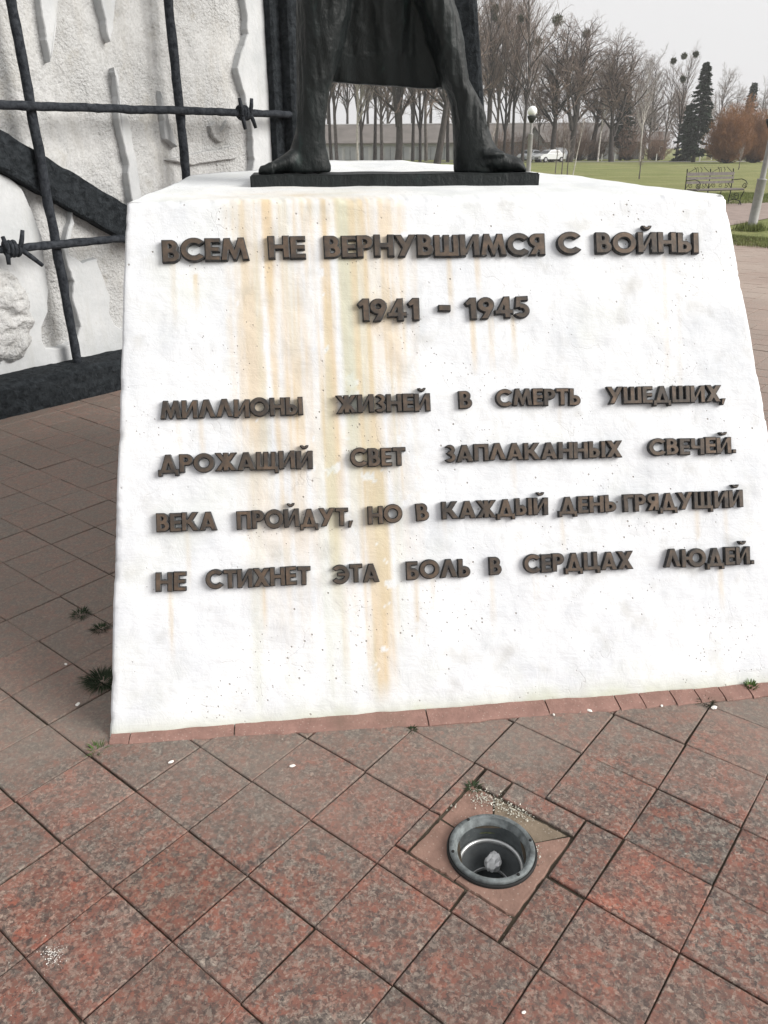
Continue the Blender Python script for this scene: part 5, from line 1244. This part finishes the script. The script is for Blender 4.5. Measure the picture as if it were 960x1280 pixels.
# ---------------------------------------------------------------- parked cars
M_cwhite = simple('white_car_paint', (.66, .67, .68), .3, .04, 3, 0, .6); M_csilver = simple('silver_car_paint', (.42, .44, .46), .3, .04, 3, 0, .6, .3); M_tyre = simple('tyre_rubber', (.02, .02, .02), .8, .2); M_hub = simple('wheel_hub', (.4, .4, .42), .4, .1, 5, 0, .5, .6)
M_head = simple('headlight_glass', (.6, .62, .62), .15, .1); M_tail = simple('red_tail_light', (.4, .02, .02), .2, .1)
def car(x, D, rz, mat, label, van=False):
    o = empty('parked_car', atd(x, D, -.02), rz, label=label, cat='car', group='cars parked behind the lawn')
    if van: prof = [(-2.2, .35), (-2.2, .95), (-2.12, 1.25), (-1.9, 1.62), (-1.6, 1.70), (.3, 1.68), (.75, 1.5), (1.15, 1.10), (1.9, .95), (2.15, .75), (2.18, .38)]
    else: prof = [(-2.15, .35), (-2.15, .85), (-1.9, .98), (-1.45, 1.02), (-1.0, 1.38), (-.3, 1.46), (.35, 1.40), (.95, 1.00), (1.75, .88), (2.05, .70), (2.1, .38)]
    bm = bmesh.new(); rows = []
    for (s, k) in ((-1, 0), (-1, 1), (1, 1), (1, 0)):
        r = []
        for (a, z) in prof:
            cab = max(0, min(1, (z - 1.0) / .45)); w_ = .83 - .16 * cab - (.06 if k == 0 else 0); w_ = w_ if k == 0 else w_ - .03; r.append(bm.verts.new((a * (1 if k == 0 else .99), s * (w_ + (.06 if k == 0 else .0)), z + (.012 if k else 0))))
        rows.append(r)
    for i in range(3):
        for j in range(len(prof) - 1): bm.faces.new((rows[i][j], rows[i][j + 1], rows[i + 1][j + 1], rows[i + 1][j]))
    bm.faces.new(rows[0][::-1]); bm.faces.new(rows[3]); bm.faces.new([rows[i][0] for i in range(4)]); bm.faces.new([rows[i][-1] for i in range(4)][::-1])
    bmesh.ops.recalc_face_normals(bm, faces=bm.faces); bmo('body', bm, mat, o, world=False)
    zt_ = 1.6 if van else 1.38
    for s in (-1, 1):
        bm = bmesh.new(); pts = ([(-1.85, 1.1), (-1.75, 1.52), (.35, 1.52), (.95, 1.1)] if van else [(-1.35, 1.06), (-.95, 1.33), (.30, 1.33), (.80, 1.06)])
        A = [bm.verts.new((a, s * (.855 - .16 * max(0, (z - 1) / .45)), z)) for a, z in pts]; Bq = [bm.verts.new((a, s * (.80 - .16 * max(0, (z - 1) / .45)), z)) for a, z in pts]
        bm.faces.new(A); bm.faces.new(Bq[::-1])
        for k in range(4): bm.faces.new((A[k], A[(k + 1) % 4], Bq[(k + 1) % 4], Bq[k]))
        bmesh.ops.recalc_face_normals(bm, faces=bm.faces); bmo('side_window', bm, M_dark, o, world=False)
    fa, fz, fb_, fz2 = (.42, 1.63, 1.08, 1.15) if van else (.42, 1.37, .92, 1.05)
    bm = bmesh.new(); vv = [bm.verts.new(p) for p in ((fa + .03, -.60, fz), (fa + .03, .60, fz), (fb_ + .03, .70, fz2), (fb_ + .03, -.70, fz2), (fa - .02, -.60, fz - .03), (fa - .02, .60, fz - .03), (fb_ - .02, .70, fz2 - .03), (fb_ - .02, -.70, fz2 - .03))]
    for q in ((0, 1, 2, 3), (7, 6, 5, 4), (0, 4, 5, 1), (1, 5, 6, 2), (2, 6, 7, 3), (3, 7, 4, 0)): bm.faces.new([vv[k] for k in q])
    bmesh.ops.recalc_face_normals(bm, faces=bm.faces); bmo('windscreen', bm, M_dark, o, world=False)
    for a in (-1.3, 1.3):
        for s in (-1, 1):
            bm = bmesh.new(); bmesh.ops.create_cone(bm, cap_ends=True, segments=18, radius1=.32, radius2=.32, depth=.2, matrix=Matrix.Translation((a, s * .80, .32)) @ Matrix.Rotation(math.pi / 2, 4, 'X')); wh = bmo('wheel', bm, M_tyre, o, world=False)
            bm = bmesh.new(); bmesh.ops.create_cone(bm, cap_ends=True, segments=12, radius1=.19, radius2=.19, depth=.02, matrix=Matrix.Translation((a, s * .908, .32)) @ Matrix.Rotation(math.pi / 2, 4, 'X')); bmo('rim', bm, M_hub, wh, world=False)
    for s in (-1, 1):
        bm = bmesh.new(); box(bm, (2.06 if not van else 2.13, s * .58, .66), (.1, .3, .13), bev=.02); bmo('headlight', bm, M_head, o, world=False)
        bm = bmesh.new(); box(bm, (-2.13 if not van else -2.18, s * .66, .82), (.08, .2, .16)); bmo('tail_light', bm, M_tail, o, world=False)
    bm = bmesh.new(); box(bm, (2.08 if not van else 2.17, 0, .50), (.07, .7, .14)); bmo('grille', bm, M_tyre, o, world=False)
    return o
car(663, 113, R_(-128), M_csilver, 'silver parked car half hidden by the pole of the globe lamp')
car(687, 112, R_(-150), M_cwhite, 'white parked car right of the globe lamp')
car(699, 123, R_(-75), M_csilver, 'grey van like car partly behind the gnarled tree trunk', van=True)

# ---------------------------------------------------------------- street lamps
M_pole = simple('grey_painted_pole', (.27, .265, .26), .55, .15, 9, .001, .4); M_globe = NT('opal_globe', .25, .5).col((.86, .87, .86)).m; M_collar = simple('black_lamp_collar', (.02, .022, .02), .6, .3)
def lampost(base, zs, ztop, rg_, label, k=1.):
    o = empty('street_lamp', base, label=label, cat='street lamp', group='globe lamps'); zc = ztop - rg_ * 2
    def L(name, prof, mat, n=20, parent=o, smooth=True): bm = bmesh.new(); lathe(bm, prof, n); bmesh.ops.recalc_face_normals(bm, faces=bm.faces); return bmo(name, bm, mat, parent, world=False, smooth=smooth)
    L('lower_sleeve', [(.001, -.2), (.095 * k, -.2), (.095 * k, .02), (.088 * k, .03), (.085 * k, zs - .01), (.092 * k, zs), (.092 * k, zs + .02), (.05, zs + .03)], M_pole)
    L('pole', [(.052 * k, zs + .02), (.050 * k, zc - .25), (.05 * k, zc - .14)], M_pole)
    L('collar', [(.05 * k, zc - .2), (.07, zc - .19), (.13, zc - .08), (.16, zc - .02), (.165, zc + .03), (.12, zc + .035), (.001, zc + .035)], M_collar)
    n = 14; L('globe', [(max(.001, rg_ * math.sin(math.pi * i / n)), zc + rg_ + .01 - rg_ * math.cos(math.pi * i / n)) for i in range(n + 1)], M_globe, 28)
    return o
b1 = gp(939, 287.5, -.015); D1 = np.linalg.norm(b1[:2]); lampost(b1, topz(224, D1, 948), topz(126, D1, 962), .17, 'near grey lamp post at the right edge, standing in the grass strip', 1.06).rotation_euler = (0, R_(2.2), 0)
D2 = 32.; lampost(atd(662, D2, -.03), topz(167, D2, 662), topz(131.5, D2, 662), .17, 'farther lamp post with a white globe on a black collar, above the boot', 1.)

# ---------------------------------------------------------------- iron bench
M_wood = simple('weathered_bench_wood', (.17, .155, .145), .9, .2, 12); M_wiron = simple('black_wrought_iron', (.015, .015, .016), .6, .3, 20)
pb = gp(861 + 4, 243, -.02); DB = 27.; PBn = atd(864, DB, -.02); dirv = norm(atd(864, 1.)); rgt = np.array([dirv[1], -dirv[0], 0]); 
th_ = R_(40); bx_ = norm(rgt * math.cos(th_) + dirv * math.sin(th_)); by_ = np.array([bx_[1], -bx_[0], 0])       # along bench, towards its front
bench = empty('park_bench', PBn, math.atan2(bx_[1], bx_[0]), label='wrought iron park bench with grey wooden slats at the edge of the lawn', cat='bench')
LB = 1.72; SD = .56
def bl(n_, c, s, mat, bev=.0): bm = bmesh.new(); box(bm, c, s, bev=bev); return bmo(n_, bm, mat, bench, world=False)
for k, z in enumerate((.63, .745, .86)): bl('backrest_slat', (LB / 2, .02 - .03 * 0 + (.85 - z) * -.12, z), (LB + .04, .028, .072 if k < 2 else .09), M_wood)
for k in range(5): bl('seat_slat', (LB / 2, -.10 - k * .095, .445 + .006 * (k % 2)), (LB + .04, .080, .028), M_wood)
def wtube(name, pts, r=.011, n=6, parent=None): bm = bmesh.new(); tube(bm, pts, r, n); return bmo(name, bm, M_wiron, parent or bench, world=False)
def spiral(c, r0_, turns, a0, plane, sgn=1, n=22):
    P = []
    for i in range(n + 1):
        t = i / n; a = a0 + sgn * turns * 6.283 * t; r = r0_ * (1 - .8 * t); P.append((c[0], c[1] + r * math.cos(a), c[2] + r * math.sin(a)) if plane == 'yz' else (c[0] + r * math.cos(a), c[1], c[2] + r * math.sin(a)))
    return P
for i, x in enumerate((0, LB / 2, LB)):
    fr = wtube('side_frame', [(x, .06, 0), (x, .03, .3), (x, .03, .5), (x, .045, .9), (x, .06, 1.0)], .016)
    wtube('leg_curve', [(x, .03, .42), (x, -.12, .40), (x, -.30, .41), (x, -.50, .43), (x, -.53, .38), (x, -.44, .22), (x, -.42, .1), (x, -.5, .0)], .014, parent=fr)
    wtube('scroll', spiral((x, -.44, .045), .06, 1.2, -2.2, 'yz'), .011, parent=fr)
    wtube('scroll', spiral((x, -.25, .22), .12, 1.4, .3, 'yz'), .009, parent=fr); wtube('scroll', spiral((x, -.10, .2), .10, 1.3, 2.6, 'yz', -1), .009, parent=fr)
    wtube('stretcher', [(x, .05, .1), (x, -.2, .14), (x, -.43, .1)], .010, parent=fr)
    if i != 1:
        wtube('armrest', [(x, .04, .68), (x, -.15, .70), (x, -.35, .72), (x, -.52, .68), (x, -.60, .60), (x, -.60, .52), (x, -.54, .47)], .012, parent=fr); wtube('scroll', spiral((x, -.50, .56), .085, 1.3, 0, 'yz', -1), .010, parent=fr)
for s0 in (.0, LB / 2):
    q = LB / 2
    cr_ = wtube('crest', [(s0 + .05 * q, .04, .90), (s0 + .25 * q, .04, .98), (s0 + .42 * q, .04, 1.04), (s0 + .48 * q, .04, .90)], .008)
    wtube('crest_curl', [(s0 + .60 * q, .04, .90), (s0 + .62 * q, .04, .98), (s0 + .54 * q, .04, 1.05)], .008, parent=cr_); wtube('crest_curl', [(s0 + .95 * q, .04, .90), (s0 + .82 * q, .04, .97), (s0 + .68 * q, .04, 1.05)], .008, parent=cr_); wtube('crest_curl', [(s0 + .38 * q, .04, .90), (s0 + .38 * q, .04, .97), (s0 + .28 * q, .04, 1.05)], .008, parent=cr_)
    for c in (.22, .5, .78): wtube('back_scroll', spiral((s0 + c * q, .035, .545), .085, 1.4, c * 5, 'xz', 1 if c != .5 else -1), .008)
    wtube('back_arch', [(s0 + .02, .035, .47), (s0 + .15 * q, .035, .60), (s0 + .5 * q, .035, .61), (s0 + .85 * q, .035, .60), (s0 + q - .02, .035, .47)], .008)
wtube('rail', [(0, -.50, .42), (LB, -.50, .42)], .010); wtube('rail', [(0, .0, .42), (LB, .0, .42)], .010)

# ---------------------------------------------------------------- grass blades where grass is near enough to be seen
def blades(name, area, n, h, z, mat, label):
    v = []; f = []
    while n > 0:
        q = area()
        if q is None: continue
        n -= 1
        for _ in range(3):
            a = random.uniform(0, 6.283); d = np.array([math.cos(a), math.sin(a), 0]); s = np.array([-d[1], d[0], 0]) * random.uniform(.004, .009); l = h * random.uniform(.4, 1.2); c = np.array([q[0] + random.gauss(0, .03), q[1] + random.gauss(0, .03), z]); b = len(v)
            v += [c - s, c + s, c + d * l * .45 + Zv * l]; f.append([b, b + 1, b + 2])
    o = pyd(name, v, f, mat); return tag(o, label, 'grass', kind='stuff')
M_blade = simple('grass_blades', (.15, .175, .06), .9, .45, 2.5, rnd=False); M_blade2 = simple('dry_grass_blades', (.16, .145, .06), .9, .4, 2.5, rnd=False)
def verge_area():
    t = random.random(); a = e1 + (e2 - e1) * random.uniform(.05, .8); k = (p2 - p1) / np.linalg.norm(p2 - p1); c = p1 + k * ((a - p1) @ k)
    d = (c - a); L = np.linalg.norm(d)
    if L > 8: return a + d / L * 8 * t
    return a + d * t
blades('verge_grass', verge_area, 12000, .07, -.02, M_blade, 'short mixed green grass of the strip round the near lamp post')
blades('dry_verge_grass', verge_area, 4500, .06, -.02, M_blade2, 'dry yellowish blades mixed in the strip round the near lamp post')
def foot_area(): a = random.uniform(0, 6.283); r = abs(random.gauss(.1, .12)); return np.array([b1[0] + math.cos(a) * r, b1[1] + math.sin(a) * r, 0])
blades('lamp_foot_grass', foot_area, 500, .16, -.02, M_blade, 'taller grass tuft around the foot of the near lamp post')
def bench_area(): return PBn + bx_ * random.uniform(-2.5, 7) + by_ * random.uniform(-5, .1) * 1.0
blades('lawn_edge_grass', bench_area, 16000, .07, -.03, M_blade, 'short grass of the lawn around the iron bench')

# ---------------------------------------------------------------- thin air haze
hz = bpy.data.materials.new('haze_air'); hz.use_nodes = True; ht = hz.node_tree; ht.nodes.clear(); ho = ht.nodes.new('ShaderNodeOutputMaterial'); hv = ht.nodes.new('ShaderNodeVolumePrincipled')
hv.inputs['Density'].default_value = .0007; hv.inputs['Color'].default_value = (.99, .995, 1, 1); hv.inputs['Anisotropy'].default_value = .3; ht.links.new(hv.outputs[0], ho.inputs['Volume'])
bm = bmesh.new(); box(bm, (0, 105, 15), (500, 260, 34)); 
if HAZE: tag(bmo('haze', bm, hz, None), kind='stuff')
